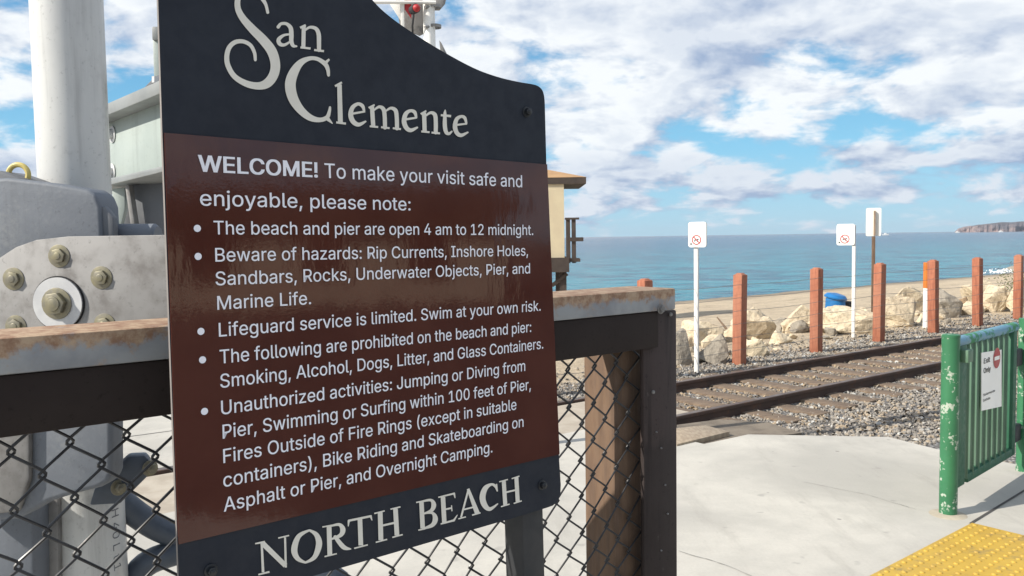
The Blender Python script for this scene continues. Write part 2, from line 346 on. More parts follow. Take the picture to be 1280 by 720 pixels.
    M['grout'] = mat('post_base_grout', (0.42, 0.37, 0.29), 0.95, col2=(0.34, 0.295, 0.23), scale=9, bump=0.4)
    M['tan_wall'] = mat('tan_station_wall', (0.74, 0.62, 0.48), 0.85, scale=1.2)
    M['window'] = mat('dark_window', (0.02, 0.025, 0.03), 0.1)

# ------------------------------------------------------------------ mesh kit
class MB:
    def __init__(s): s.v = []; s.f = []; s.smooth = []
    def add(s, vs, fs, smooth=False):
        o = len(s.v); s.v += [Vector(v) for v in vs]; s.f += [[i + o for i in f] for f in fs]; s.smooth += [smooth] * len(fs); return s
    def box(s, c, size, ax=None, taper=1.0):
        c = Vector(c); ax = ax or (Vector((1, 0, 0)), Vector((0, 1, 0)), Vector((0, 0, 1)))
        vs = []
        for k in (-.5, .5):
            t = 1.0 if k < 0 else taper
            for i, j in ((-.5, -.5), (.5, -.5), (.5, .5), (-.5, .5)):
                vs.append(c + ax[0] * (i * size[0] * t) + ax[1] * (j * size[1] * t) + ax[2] * (k * size[2]))
        return s.add(vs, [[3, 2, 1, 0], [4, 5, 6, 7], [0, 1, 5, 4], [1, 2, 6, 5], [2, 3, 7, 6], [3, 0, 4, 7]])
    def tube(s, pts, r, n=12, caps=True, smooth=True):
        pts = [Vector(p) for p in pts]; rs = r if isinstance(r, (list, tuple)) else [r] * len(pts)
        vs = []; fs = []; ref = None
        for i, p in enumerate(pts):
            t = (pts[min(i + 1, len(pts) - 1)] - pts[max(i - 1, 0)]).normalized()
            if ref is None: ref = t.orthogonal().normalized()
            ref = (ref - t * ref.dot(t)).normalized(); b = t.cross(ref)
            for k in range(n):
                a = 2 * math.pi * k / n; vs.append(p + (ref * math.cos(a) + b * math.sin(a)) * rs[i])
        for i in range(len(pts) - 1):
            for k in range(n):
                fs.append([i * n + k, i * n + (k + 1) % n, (i + 1) * n + (k + 1) % n, (i + 1) * n + k])
        s.add(vs, fs, smooth)
        if caps:
            L = (len(pts) - 1) * n
            s.add(vs[:n], [list(range(n))[::-1]]); s.add(vs[L:], [list(range(n))])
        return s
    def prism(s, poly, ext):
        """poly: 3D points in one plane, ext: extrusion vector"""
        poly = [Vector(p) for p in poly]; n = len(poly); ext = Vector(ext)
        tris = [list(t) for t in tessellate_polygon([poly])]
        back = [p + ext for p in poly]
        nrm = Vector((0, 0, 0))
        for i in range(n):
            a, b = poly[i], poly[(i + 1) % n]; nrm += a.cross(b)
        if nrm.dot(ext) > 0: flip = True
        else: flip = False
        vs = poly + back; fs = []
        if n <= 4: tris = [list(range(n))]
        for t in tris:
            tn = (poly[t[1]] - poly[t[0]]).cross(poly[t[2]] - poly[t[0]])
            tt = t if tn.dot(ext) < 0 else t[::-1]
            fs.append(tt); fs.append([i + n for i in tt[::-1]])
        for i in range(n):
            j = (i + 1) % n
            q = [i, j, j + n, i + n]
            fs.append(q[::-1] if not flip else q)
        return s.add(vs, fs)
    def lathe(s, c, prof, axis=Vector((0, 0, 1)), n=24, smooth=True):
        c = Vector(c); axis = Vector(axis).normalized(); x = axis.orthogonal().normalized(); y = axis.cross(x)
        vs = []; fs = []
        for (r, h) in prof:
            for k in range(n):
                a = 2 * math.pi * k / n; vs.append(c + axis * h + (x * math.cos(a) + y * math.sin(a)) * max(r, 1e-5))
        for i in range(len(prof) - 1):
            for k in range(n):
                fs.append([i * n + k, i * n + (k + 1) % n, (i + 1) * n + (k + 1) % n, (i + 1) * n + k])
        return s.add(vs, fs, smooth)
    def hexbolt(s, c, axis, r, h, washer=1.6, rot=0.3):
        axis = Vector(axis).normalized(); c = Vector(c)
        s.lathe(c, [(0, 0), (r * washer, 0), (r * washer, h * 0.25), (0, h * 0.25)], axis, 20, False)
        x = axis.orthogonal().normalized(); x = Matrix.Rotation(rot, 3, axis) @ x; y = axis.cross(x)
        ring = [c + axis * (h * 0.25) + (x * math.cos(k * math.pi / 3) + y * math.sin(k * math.pi / 3)) * r for k in range(6)]
        s.prism(ring, axis * h)
        s.lathe(c + axis * h * 1.25, [(r * 0.5, 0), (r * 0.45, h * 0.22), (0, h * 0.25)], axis, 14)
        return s
    def build(s, name, m, root=None, loc=None, bevel=0.0, segs=2, angle=35, mats=None):
        me = bpy.data.meshes.new(name)
        base = Vector(loc) if loc is not None else (Vector(root.location) if root is not None else Vector((0, 0, 0)))
        if root is not None and root.parent is not None: base = Vector(root['_base'])
        if root is not None and root.type == 'MESH' and root.parent is None: base = Vector(root.location)
        me.from_pydata([v - base for v in s.v], [], s.f)
        me.polygons.foreach_set('use_smooth', s.smooth)
        if bevel or any(s.smooth):
            bm = bmesh.new(); bm.from_mesh(me)
            bmesh.ops.remove_doubles(bm, verts=bm.verts, dist=1e-6)
            if bevel:
                bmesh.ops.recalc_face_normals(bm, faces=bm.faces)
                ed = [e for e in bm.edges if len(e.link_faces) == 2 and e.calc_face_angle(0) > R(angle)]
                bmesh.ops.bevel(bm, geom=ed, offset=bevel, segments=segs, affect='EDGES', profile=0.5, clamp_overlap=True)
                for f in bm.faces: f.smooth = True
            bm.to_mesh(me); bm.free()
            me.set_sharp_from_angle(angle=R(angle))
        me.materials.append(m if not isinstance(m, str) else M[m])
        for x in (mats or []): me.materials.append(M[x])
        me.validate()
        o = bpy.data.objects.new(name, me); COL.objects.link(o)
        if root is not None: o.parent = root
        else: o.location = base
        o['_base'] = tuple(base)
        return o

def tag(o, label=None, cat=None, group=None, kind=None):
    if label: o['label'] = label
    if cat: o['category'] = cat
    if group: o['group'] = group
    if kind: o['kind'] = kind
    return o
def thing(name, loc, label, cat, group=None):
    o = bpy.data.objects.new(name, None); o.empty_display_size = 0.1; COL.objects.link(o); o.location = loc
    o['_base'] = tuple(loc)
    return tag(o, label, cat, group)
def copy_tree(o, loc, label):
    c = o.copy(); COL.objects.link(c); c.location = loc; c['label'] = label
    def kids(src, dst):
        for k in [x for x in bpy.data.objects if x.parent == src]:
            kc = k.copy(); COL.objects.link(kc); kc.parent = dst; kids(k, kc)
    kids(o, c); return c
def struct(mb, name, m, **k):
    return tag(mb.build(name, m, **k), kind='structure')

make_materials()
UP = Vector((0, 0, 1))

# ------------------------------------------------------------------ track frame and terrain
RZ = -0.08                                        # top of the rails
nA, nB = on_z(846, 518, RZ), on_z(1173, 453.5, RZ)
fA, fB = on_z(846, 478.5, RZ), on_z(1173, 421.5, RZ)
TD = ((nB - nA).normalized() + (fB - fA).normalized()).normalized(); TD.z = 0; TD.normalize()   # along the track
TN = Vector((-TD.y, TD.x, 0))                     # across, towards the sea
S_NEAR = TN.dot((nA + nB) / 2); S_FAR = TN.dot((fA + fB) / 2)
S_POST = TN.dot(on_z(1098, 427, -0.2))
S_SHORE = 32.0
SEA_Z = -2.0
print('track', TD, S_NEAR, S_FAR, S_FAR - S_NEAR, S_POST)
def terrain(x, y):
    s = TN.x * x + TN.y * y
    if s < S_POST + 1.2: return -0.21
    t = (s - S_POST - 1.2) / (S_SHORE - S_POST - 1.2)
    return -0.21 + (SEA_Z + 0.21) * (t if t < 1 else 1 + (t - 1) * 1.3)
def on_ground(px, py):
    d = ray(px, py); t = 1.0
    for _ in range(6000):
        p = CO + d * t
        if p.z <= terrain(p.x, p.y): return p
        t += 0.02
    return p
def ts(t, s, z): return TD * t + TN * s + UP * z

def grid_sheet(name, ss, ts_, zf, m):
    mb = MB(); vs = [ts(t, s, zf(t, s)) for s in ss for t in ts_]; n = len(ts_)
    fs = [[i * n + k, i * n + k + 1, (i + 1) * n + k + 1, (i + 1) * n + k] for i in range(len(ss) - 1) for k in range(n - 1)]
    mb.add(vs, fs, True); return struct(mb, name, m)
lin = lambda a, b, n: [a + (b - a) * i / (n - 1) for i in range(n)]
def beach_z(t, s):
    p = TD * t + TN * s; z = terrain(p.x, p.y)
    return z + (0.06 * noise.fractal(Vector((t * 0.35, s * 0.35, 0)), 1.0, 2.0, 4) if S_POST + 1.5 < s < 33 else 0)
ground = grid_sheet('ground', lin(-400, S_NEAR - 0.7, 4) + lin(S_NEAR - 0.6, S_POST + 0.4, 6), lin(-400, 400, 60), lambda t, s: -0.21, M['ballast'])
beach = grid_sheet('beach', lin(S_POST + 0.4, S_SHORE + 10, 60), lin(-300, -20, 12) + lin(-18, 75, 130) + lin(80, 400, 12), beach_z, M['sand'])
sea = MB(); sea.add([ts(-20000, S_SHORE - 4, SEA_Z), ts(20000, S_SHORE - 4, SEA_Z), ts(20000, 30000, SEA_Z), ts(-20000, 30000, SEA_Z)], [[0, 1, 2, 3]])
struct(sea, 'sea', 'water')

# platform slab
edge_px = [(848, 566), (880, 555), (935, 543), (1110, 546), (1173, 562), (1290, 584)]
E = [on_z(x, y, 0) for x, y in edge_px]
last = E[-1] + TD * 40 + TN * 0
s0 = TN.dot(E[0])
lft = TD * -30 + TN * s0
poly = [lft] + E + [last, last - TN * 45, lft - TN * 45]
mb = MB(); mb.prism(poly, (0, 0, -0.2)); struct(mb, 'platform', 'concrete')
mb = MB(); mb.prism([p + UP * 0.0 for p in (ts(-30, s0 + .004, -0.006), ts(TD.dot(on_z(842, 545)), s0 + .004, -0.006), ts(TD.dot(on_z(842, 545)), S_NEAR - 0.10, -0.006), ts(-30, S_NEAR - 0.10, -0.006))], (0, 0, -.19)); struct(mb, 'crossing_apron', 'concrete')
# asphalt wedge in front of the near rail
ap = [on_z(846, 531, -0.03), on_z(900, 524, -0.03), on_z(960, 528, -0.03), on_z(1002, 541, -0.03), on_z(938, 549, -0.03), on_z(884, 559, -0.03), on_z(846, 570, -0.03)]
mb = MB(); mb.prism(ap, (0, 0, -.15)); struct(mb, 'asphalt_patch', 'asphalt')
# crossing panels between and beyond the rails on the left
tE = TD.dot(on_z(838, 510, -0.1))
mb = MB(); mb.prism([ts(-30, S_NEAR + .09, -.1), ts(tE, S_NEAR + .09, -.1), ts(tE, S_FAR - .09, -.1), ts(-30, S_FAR - .09, -.1)], (0, 0, -.08)); struct(mb, 'crossing_deck', 'crossing')
mb = MB(); tF = tE - 1.9; mb.prism([ts(-30, S_FAR + .08, -.09), ts(tF, S_FAR + .08, -.09), ts(tF, S_FAR + 3.5, -.12), ts(-30, S_FAR + 3.5, -.12)], (0, 0, -.12)); struct(mb, 'far_apron', 'concrete')
mb = MB(); mb.add([(3.4, 2.0, .004), (3.4, -60, .004), (80, -60, .004), (80, 2.0, .004)], [[0, 1, 2, 3]]); struct(mb, 'parking_road', 'road')
# concrete joints and hairline cracks
def strip(mb, a, b, w, z=0.004):
    d = (b - a).normalized(); n = Vector((-d.y, d.x, 0)) * (w / 2); z = UP * z
    mb.add([a - n + z, b - n + z, b + n + z, a + n + z], [[0, 1, 2, 3]])
mb = MB(); a, b = on_z(1213, 655), on_z(1280, 614); strip(mb, a, a + (b - a) * 4, 0.016)
def wiggle(mb, px, w):
    pts = [on_z(x, y) for x, y in px]; q = []
    for a, b in zip(pts, pts[1:]):
        for k in range(8):
            p = a.lerp(b, k / 8); q.append(p + Vector((noise.noise(p * 9), noise.noise(p * 9 + Vector((5, 5, 5))), 0)) * 0.012)
    for a, b in zip(q, q[1:]): strip(mb, a, b, w * random.uniform(.5, 1.2))
struct(mb, 'expansion_joint', 'joint'); mb = MB(); wiggle(mb, [(1005, 603), (1080, 618), (1155, 640)], 0.004); wiggle(mb, [(848, 689), (905, 706), (960, 730)], 0.005)
struct(mb, 'concrete_cracks', 'hairline')

# yellow tactile strip with domes
P1, P2, P3 = on_z(1215, 655), on_z(1088, 721), on_z(1280, 672)
ux = (P2 - P1).normalized(); uy = Vector((-ux.y, ux.x, 0));
if uy.dot(P3 - P1) < 0: uy = -uy
mb = MB(); mb.prism([P1 + UP * .008, P1 + ux * 3 + UP * .008, P1 + ux * 3 + uy * 0.9 + UP * .008, P1 + uy * 0.9 + UP * .008], (0, 0, -.02))
for i in range(48):
    for j in range(15):
        c = P1 + ux * (0.035 + i * 0.06) + uy * (0.03 + j * 0.06) + UP * .008
        mb.lathe(c, [(0.0135, 0), (0.0115, .004), (0.008, 0.006), (0, 0.0062)], UP, 8)
struct(mb, 'tactile_paving', 'tactile')

# ------------------------------------------------------------------ railway track
tr = thing('railway_track', ts(TD.dot(nA), (S_NEAR + S_FAR) / 2, -.25), 'rusty railway track on timber sleepers crossing behind the concrete platform', 'railway track')
rail_prof = [(-.066, -.17), (.066, -.17), (.066, -.158), (.012, -.14), (.010, -.045), (.036, -.035), (.037, -.006), (.030, 0), (-.030, 0), (-.037, -.006), (-.036, -.035), (-.010, -.045), (-.012, -.14), (-.066, -.158)]
tl = TD.dot(nA)
for s in (S_NEAR, S_FAR):
    mb = MB(); mb.prism([ts(-40, s + x, RZ + z) for x, z in rail_prof], TD * 110); r = mb.build('rail', 'rail', tr, mats=['railtop'])
    for p in r.data.polygons:
        if p.normal.z > 0.9 and p.center.z > 0.10: p.material_index = 1
for k in range(27):
    t = tE + 0.30 + k * 0.52
    mb = MB(); sk = random.uniform(-.03, .03)
    mb.box(ts(t, (S_NEAR + S_FAR) / 2 + random.uniform(-.05, .05), -.265), (.24, 2.45, .16), (TD * math.cos(sk) + TN * math.sin(sk), TN * math.cos(sk) - TD * math.sin(sk), UP))
    sl = mb.build('sleeper', 'sleeper', tr, bevel=.012)
    for s in (S_NEAR, S_FAR):
        pl = MB(); pl.box(ts(t, s, -.245), (.17, .30, .03), (TD, TN, UP))
        for q in (-.1, .1): pl.tube([ts(t + .05, s + q, -.24), ts(t + .05, s + q, -.20)], .014, 6)
        pl.build('tie_plate', 'rail', sl)

# weathered boards at the crossing edge
bd = [on_z(842, 536, .0), on_z(882, 533, .0), on_z(912, 541, .0), on_z(846, 557, .0)]
bd = [Vector((p.x, p.y, .012)) for p in bd]
mb = MB(); mb.prism(bd, (0, 0, -.05)); tag(mb.build('timber_board', 'plank', loc=bd[0], bevel=.004), 'weathered tan board laid flat at the crossing edge beside the fence post', 'board')

# ballast stones: nobody could count them
ico = [Vector(v) for v in ((0, 0, 1), (.894, 0, .447), (.276, .851, .447), (-.724, .526, .447), (-.724, -.526, .447), (.276, -.851, .447), (.724, .526, -.447), (-.276, .851, -.447), (-.894, 0, -.447), (-.276, -.851, -.447), (.724, -.526, -.447))]
icf = [[0, 1, 2], [0, 2, 3], [0, 3, 4], [0, 4, 5], [0, 5, 1], [1, 6, 2], [2, 7, 3], [3, 8, 4], [4, 9, 5], [5, 10, 1], [6, 7, 2], [7, 8, 3], [8, 9, 4], [9, 10, 5], [10, 6, 1]]
def scatter(name, n, gen, rmin, rmax, m):
    mb = MB()
    for _ in range(n):
        p = gen()
        if p is None: continue
        r = random.uniform(rmin, rmax) * random.choice((.7, 1, 1, 1.25)); q = Matrix.Rotation(random.uniform(0, 6.3), 3, Vector((random.uniform(-1, 1), random.uniform(-1, 1), random.uniform(-1, 1))).normalized())
        sx, sy, sz = random.uniform(.7, 1.3), random.uniform(.6, 1.1), random.uniform(.5, .9)
        mb.add([p + q @ Vector((v.x * sx * random.uniform(.8, 1.2), v.y * sy * random.uniform(.8, 1.2), v.z * sz)) * r for v in ico], icf)
    return tag(mb.build(name, m, loc=(0, 0, 0)), kind='stuff')
t0 = TD.dot(nA) - 1.0
def gen_near():
    t, s = random.uniform(tE, t0 + 13), random.uniform(S_NEAR - 1.9, S_NEAR - .06)
    return ts(t, s, -.205)
def gen_mid():
    t, s = random.uniform(tE - .1, t0 + 13), random.uniform(S_NEAR + .05, S_FAR - .05)
    k = ((t - tE - .30) / .52) % 1
    if (k < .2 or k > .8) and random.random() < .8: return None
    return ts(t, s, random.uniform(-.225, -.20))
def gen_far():
    t, s = random.uniform(tE - 1.9, t0 + 15), S_FAR + .07 + abs(random.gauss(0, 1)) * .75
    if s > S_FAR + 2.6: return None
    p = ts(t, s, 0); p.z = terrain(p.x, p.y) + .008; return p
scatter('ballast_gravel', 10500, gen_near, .014, .028, 'stone')
scatter('sleeper_gravel', 6500, gen_mid, .014, .027, 'stone_tan')
scatter('trackside_gravel', 14000, gen_far, .012, .027, 'stone')

# ------------------------------------------------------------------ red wooden posts with wires
PW = 0.155
post_px = [(666, 505, 356), (808, 475, 350), (924, 455, 343), (1020, 440, 336), (1098, 427, 330), (1166, 413, 326), (1221, 405, 323), (1271, 398, 319.5)]
post_lab = ['red wooden post half hidden behind the right edge of the brown sign', 'red wooden post whose top just shows over the fence rail end', 'red square wooden post closest to the dark fence, beside the nearer white sign',
            'red square wooden post just left of the blue barrel', 'red square wooden post in front of the brown sign pole', 'red wooden post standing beside the orange and white marker', 'red wooden post in front of the pale peaked boulder', 'red wooden post at the right edge in front of the green shrub']
PL = []
root0 = None
for i, (x, yb, yt) in enumerate(post_px):
    g = on_plane(x, 450, TN, S_POST); g.z = -.21
    top = on_plane(x, yt, TN, S_POST).z
    h = top - g.z
    PL.append((g, h))
    if root0 is None:
        root0 = thing('red_post', (0, 0, 0), post_lab[0], 'post', 'red wooden posts along the track')
        mb = MB(); mb.box((0, 0, 0.6), (PW, PW, 1.36), (TD, TN, UP)); mb.build('post_shaft', 'redwood', root0, bevel=.018, segs=2)
        mb = MB(); mb.box((0, 0, 1.285), (PW * .8, PW * .8, .03), (TD, TN, UP), .6); mb.build('post_cap', 'redwood', root0, bevel=.004)
        o = root0; o.location = (g.x, g.y, g.z + h - 1.28)
    else:
        c_ = copy_tree(root0, (g.x, g.y, g.z + h - 1.28), post_lab[i]); c_.rotation_euler = (random.uniform(-.012, .012), random.uniform(-.014, .014), random.uniform(-.09, .09))
wl = ['topmost', 'second from top', 'third from top', 'third from bottom', 'second from bottom', 'lowest']
for k in range(6):
    pts = []; z = 1.14 - k * .19
    ends = [(PL[0][0] - TD * 6, PL[0][1])] + PL + [(PL[-1][0] + TD * 8, PL[-1][1])]
    for (a, ha), (b, hb) in zip(ends, ends[1:]):
        for q in range(6):
            f = q / 6; p = a.lerp(b, f); p = p + UP * (z + (ha + (hb - ha) * f - 1.28) - .02 * math.sin(f * math.pi)) - TN * (PW / 2 + .006); pts.append(p)
    mb = MB(); mb.tube(pts, .0035, 5)
    tag(mb.build('fence_wire', 'wire', loc=pts[0]), wl[k] + ' of the thin wires strung along the red posts', 'wire', 'wires strung along the red posts')

# ------------------------------------------------------------------ small white prohibition signs
try:      # Blender's own grotesque interface face; its default text face if that is missing
    import os
    FONT = bpy.data.fonts.load(os.path.join(bpy.utils.system_resource('DATAFILES', path='fonts'), 'Inter.woff2'))
except Exception:
    FONT = None
CAPH = 0.5087 if FONT else 0.682
def text_mesh(body, bold=0.0):
    c = bpy.data.curves.new('lettering_source', 'FONT'); c.body = body; c.resolution_u = 3; c.fill_mode = 'NONE'
    if FONT: c.font = FONT
    o = bpy.data.objects.new('lettering_source', c); COL.objects.link(o)
    bpy.context.view_layer.update(); dg = bpy.context.evaluated_depsgraph_get()
    me = bpy.data.meshes.new_from_object(o.evaluated_get(dg))
    # chain the outline edges into contours, then fill every outer contour with its own holes (contours of one letter may overlap)
    nxt = {}
    for e_ in me.edges: nxt.setdefault(e_.vertices[0], []).append(e_.vertices[1]); nxt.setdefault(e_.vertices[1], []).append(e_.vertices[0])
    seen = set(); loops = []
    for v in range(len(me.vertices)):
        if v in seen or v not in nxt: continue
        lp = [v]; seen.add(v); c_ = v
        first = [x for x in nxt[v] if x == v + 1] or nxt[v]
        c_ = first[0]
        while c_ not in seen:
            lp.append(c_); seen.add(c_); c_ = next((x for x in nxt[c_] if x not in seen), v)
        co = [me.vertices[i].co.copy() for i in lp]
        co = [p for i, p in enumerate(co) if (p - co[i - 1]).length > 1e-5]
        if len(co) > 2: loops.append(co)
    area = lambda P: sum(a.x * b.y - b.x * a.y for a, b in zip(P, P[1:] + P[:1])) / 2
    sgn = math.copysign(1, area(max(loops, key=lambda P: abs(area(P)))))
    def inside(p, P):
        r = False
        for a, b in zip(P, P[1:] + P[:1]):
            if (a.y > p.y) != (b.y > p.y) and p.x < (b.x - a.x) * (p.y - a.y) / (b.y - a.y) + a.x: r = not r
        return r
    outs = [[P] for P in loops if area(P) * sgn > 0]
    for H_ in [P for P in loops if area(P) * sgn < 0]:
        own = [g_ for g_ in outs if inside(H_[0], g_[0])]
        if own: min(own, key=lambda g_: abs(area(g_[0]))).append(H_)
    vs = []; fs = []; text_mesh.z = []
    for gi, g_ in enumerate(outs):
        o_ = len(vs); flat = [p for P in g_ for p in P]; vs += flat; text_mesh.z += [(gi % 3) * 4e-6] * len(flat)
        for t_ in tessellate_polygon(g_):
            a, b, c_ = (flat[i] for i in t_)
            if abs((b - a).cross(c_ - a).z) > 1e-9: fs.append([i + o_ for i in t_])
    bpy.data.objects.remove(o); bpy.data.curves.remove(c); bpy.data.meshes.remove(me)
    x0 = min(v.x for v in vs); x1 = max(v.x for v in vs)
    return [(v.x - x0, v.y) for v in vs], fs, x1 - x0
def put_text(mb, body, p0, dirx, up, width, cap, n, off, bold=0.0):
    vs, fs, w = text_mesh(body)
    ky = cap / CAPH; kx = (width - cap * bold * 2) / w if width else ky
    steps = [(0, 0)] if not bold else [(i * .5, j) for i in range(5) for j in (-.35, .35)]
    for q, (i, j) in enumerate(steps):
        mb.add([p0 + dirx * (x * kx + i * bold * cap) + up * (y * ky + j * bold * cap) + n * (off + q * 1.2e-5 + dz) for (x, y), dz in zip(vs, text_mesh.z)], fs)
def ring(mb, c, ax, ay, r0, r1, n, off, k=28):
    vs = []
    for i in range(k):
        a = 2 * math.pi * i / k; d = ax * math.cos(a) + ay * math.sin(a); vs += [c + d * r0 + n * off, c + d * r1 + n * off]
    mb.add(vs, [[2 * i, 2 * i + 1, (2 * i + 3) % (2 * k), (2 * i + 2) % (2 * k)] for i in range(k)])
def disc(mb, c, ax, ay, r, n, off, k=20):
    mb.add([c + (ax * math.cos(2 * math.pi * i / k) + ay * math.sin(2 * math.pi * i / k)) * r + n * off for i in range(k)], [list(range(k))])
def rrect(w, h, r, k=4):
    pts = []
    for cx, cy, a0 in ((w / 2 - r, h / 2 - r, 0), (-w / 2 + r, h / 2 - r, 90), (-w / 2 + r, -h / 2 + r, 180), (w / 2 - r, -h / 2 + r, 270)):
        for i in range(k + 1):
            a = R(a0 + 90 * i / k); pts.append((cx + r * math.cos(a), cy + r * math.sin(a)))
    return pts
def dog_sign(base, px0, px1, py0, py1, poleside, label):
    Y = base.y; c = on_y((px0 + px1) / 2, (py0 + py1) / 2, Y); w = (px1 - px0) / F * Y; h = (py1 - py0) / F * Y
    rt = thing('prohibition_sign', base, label, 'sign', 'small white prohibition signs by the track')
    view = Vector((c.x, c.y, 0)).normalized(); yaw = R(-20) if poleside == 0 else R(-12)
    nn = -(Matrix.Rotation(yaw, 3, 'Z') @ view)      # faces the platform
    ax = Vector((-nn.y, nn.x, 0)); w /= abs(ax.dot(Vector((view.y, -view.x, 0))))
    if ax.dot(Vector((1, 0, 0))) < 0: ax = -ax
    mb = MB(); mb.prism([c + ax * x + UP * y for x, y in rrect(w, h, .035)], -nn * .022); pl = mb.build('sign_plate', 'signwhite', rt, mats=['signedge'])
    for p in pl.data.polygons:
        if abs(p.normal.dot(nn)) < .5: p.material_index = 1
    mb = MB(); cc = c - UP * h * .21 - ax * w * .04; r = w * .26
    ring(mb, cc, ax, UP, r * .80, r, nn, .002); d = (ax - UP).normalized(); e = (ax + UP).normalized()
    mb.add([cc + d * (s * r * .85) + e * (t * r * .1) + nn * .003 for s, t in ((-1, -1), (1, -1), (1, 1), (-1, 1))], [[0, 1, 2, 3]])
    mb.build('prohibition_mark', 'red', pl)
    mb = MB()     # dark figure under the bar
    for q in ([(-.5, .05), (.2, .12), (.25, -.12), (-.45, -.15)], [(.18, .3), (.5, .2), (.42, -.02), (.15, .02)], [(-.45, -.1), (-.33, -.1), (-.36, -.5), (-.46, -.5)], [(.1, -.1), (.22, -.1), (.2, -.5), (.1, -.5)]):
        mb.add([cc + ax * (x * r) + UP * (y * r) + nn * .0015 for x, y in q], [[0, 1, 2, 3]])
    disc(mb, c - ax * w * .34 - UP * h * .37, ax, UP, w * .05, nn, .0015)
    mb.build('printed_figure', 'black', pl)
    mb = MB(); put_text(mb, 'NO', c + UP * h * .34 - ax * w * .16, ax, UP, w * .22, h * .075, nn, .002); mb.build('faded_lettering', 'greyprint', pl)
    mb = MB(); pole = c + (Vector((0, 0, 0)) if poleside == 0 else ax * (w / 2 - .02)) - nn * .05
    if poleside == 0: pole = pole - ax * w * .12
    mb.box(Vector((pole.x, pole.y, (base.z - .1 + c.z + h * .45) / 2)), (.055, .05, c.z + h * .45 - base.z + .1), (ax, nn, UP)); mb.build('pole', 'white', rt, bevel=.004)
    return rt
b1 = on_plane(870, 457, TN, S_POST - .12); b1.z = -.21
dog_sign(b1, 860.5, 882.5, 277.5, 309, 0, 'white prohibition sign on a white pole, standing closest to the dark fence')
b2 = on_ground(1066, 422)
dog_sign(b2, 1046.5, 1067.5, 280, 306.5, 1, 'white prohibition sign with its pole along its right edge, beside the blue barrel')
b3 = on_ground(1093, 409)
rt = thing('beach_sign', b3, 'tall white sign seen from behind on a rusty brown pole', 'sign')
c = on_y(1092, 277.5, b3.y); k = b3.y / F
bx = Matrix.Rotation(R(-16), 3, 'Z') @ Vector((1, 0, 0)); by = Vector((-bx.y, bx.x, 0))
mb = MB(); mb.prism([c + bx * x + UP * y for x, y in rrect(17.6 * k, 35 * k, .03)], by * .012); mb.build('sign_plate', 'signback', rt)
mb = MB(); mb.box(c + bx * (.9 * k) - by * .03 - UP * 1.5 * k, (1.8 * k, .05, 31 * k), (bx, by, UP)); mb.build('mounting_channel', 'drift', rt)
zb3 = c.z - 17.8 * k; mb = MB(); mb.box(Vector((c.x, c.y, (b3.z - .1 + zb3) / 2)) - by * .02, (3.8 * k, .06, zb3 - b3.z + .1), (bx, by, UP)); mb.build('pole', 'backpost', rt, bevel=.005)
# orange and white marker
b4 = on_ground(1157, 410)
rt = thing('marker_post', b4, 'slim marker post, orange above and white below, beside a red post', 'marker post'); k = b4.y / F
top = on_y(1158.5, 328, b4.y)
mb = MB(); mb.tube([b4 - UP * .1, Vector((top.x, top.y, top.z - 32 * k))], 3.6 * k, 14); mb.build('white_sleeve', 'white', rt)
mb = MB(); mb.tube([Vector((top.x, top.y, top.z - 32 * k)), top], [3.9 * k, 3.9 * k], 14); mb.build('orange_sleeve', 'orange', rt)

# blue barrel with a dark tub
b5 = on_ground(1044, 404); k = b5.y / F; top = on_y(1044, 369, b5.y)
rt = thing('beach_barrel', b5, 'blue barrel with a domed blue lid behind the boulders', 'barrel'); h = top.z - b5.z
mb = MB(); mb.lathe(b5, [(0, 0), (.19, 0), (.21, .1), (.22, h * .6), (.21, h - .06), (0, h - .06)]); mb.build('barrel_body', 'blue', rt)
mb = MB(); ax = Vector((.18, -.1, 1)).normalized()
mb.lathe(b5 + UP * (h - .07), [(.25, 0), (.255, .03), (.20, .09), (.06, .12), (0, .12)], ax); mb.build('lid', 'blue', rt)
b6 = on_ground(1056, 403); k = b6.y / F; top = on_y(1056, 377, b6.y)
rt = MB(); h = top.z - b6.z; rt.lathe(b6, [(0, 0), (.15, 0), (.17, h - .03), (.19, h - .03), (.19, h), (.15, h), (.14, h - .1), (0, h - .1)])
tag(rt.build('beach_tub', 'dark', loc=b6), 'dark open tub standing right against the blue barrel', 'tub')

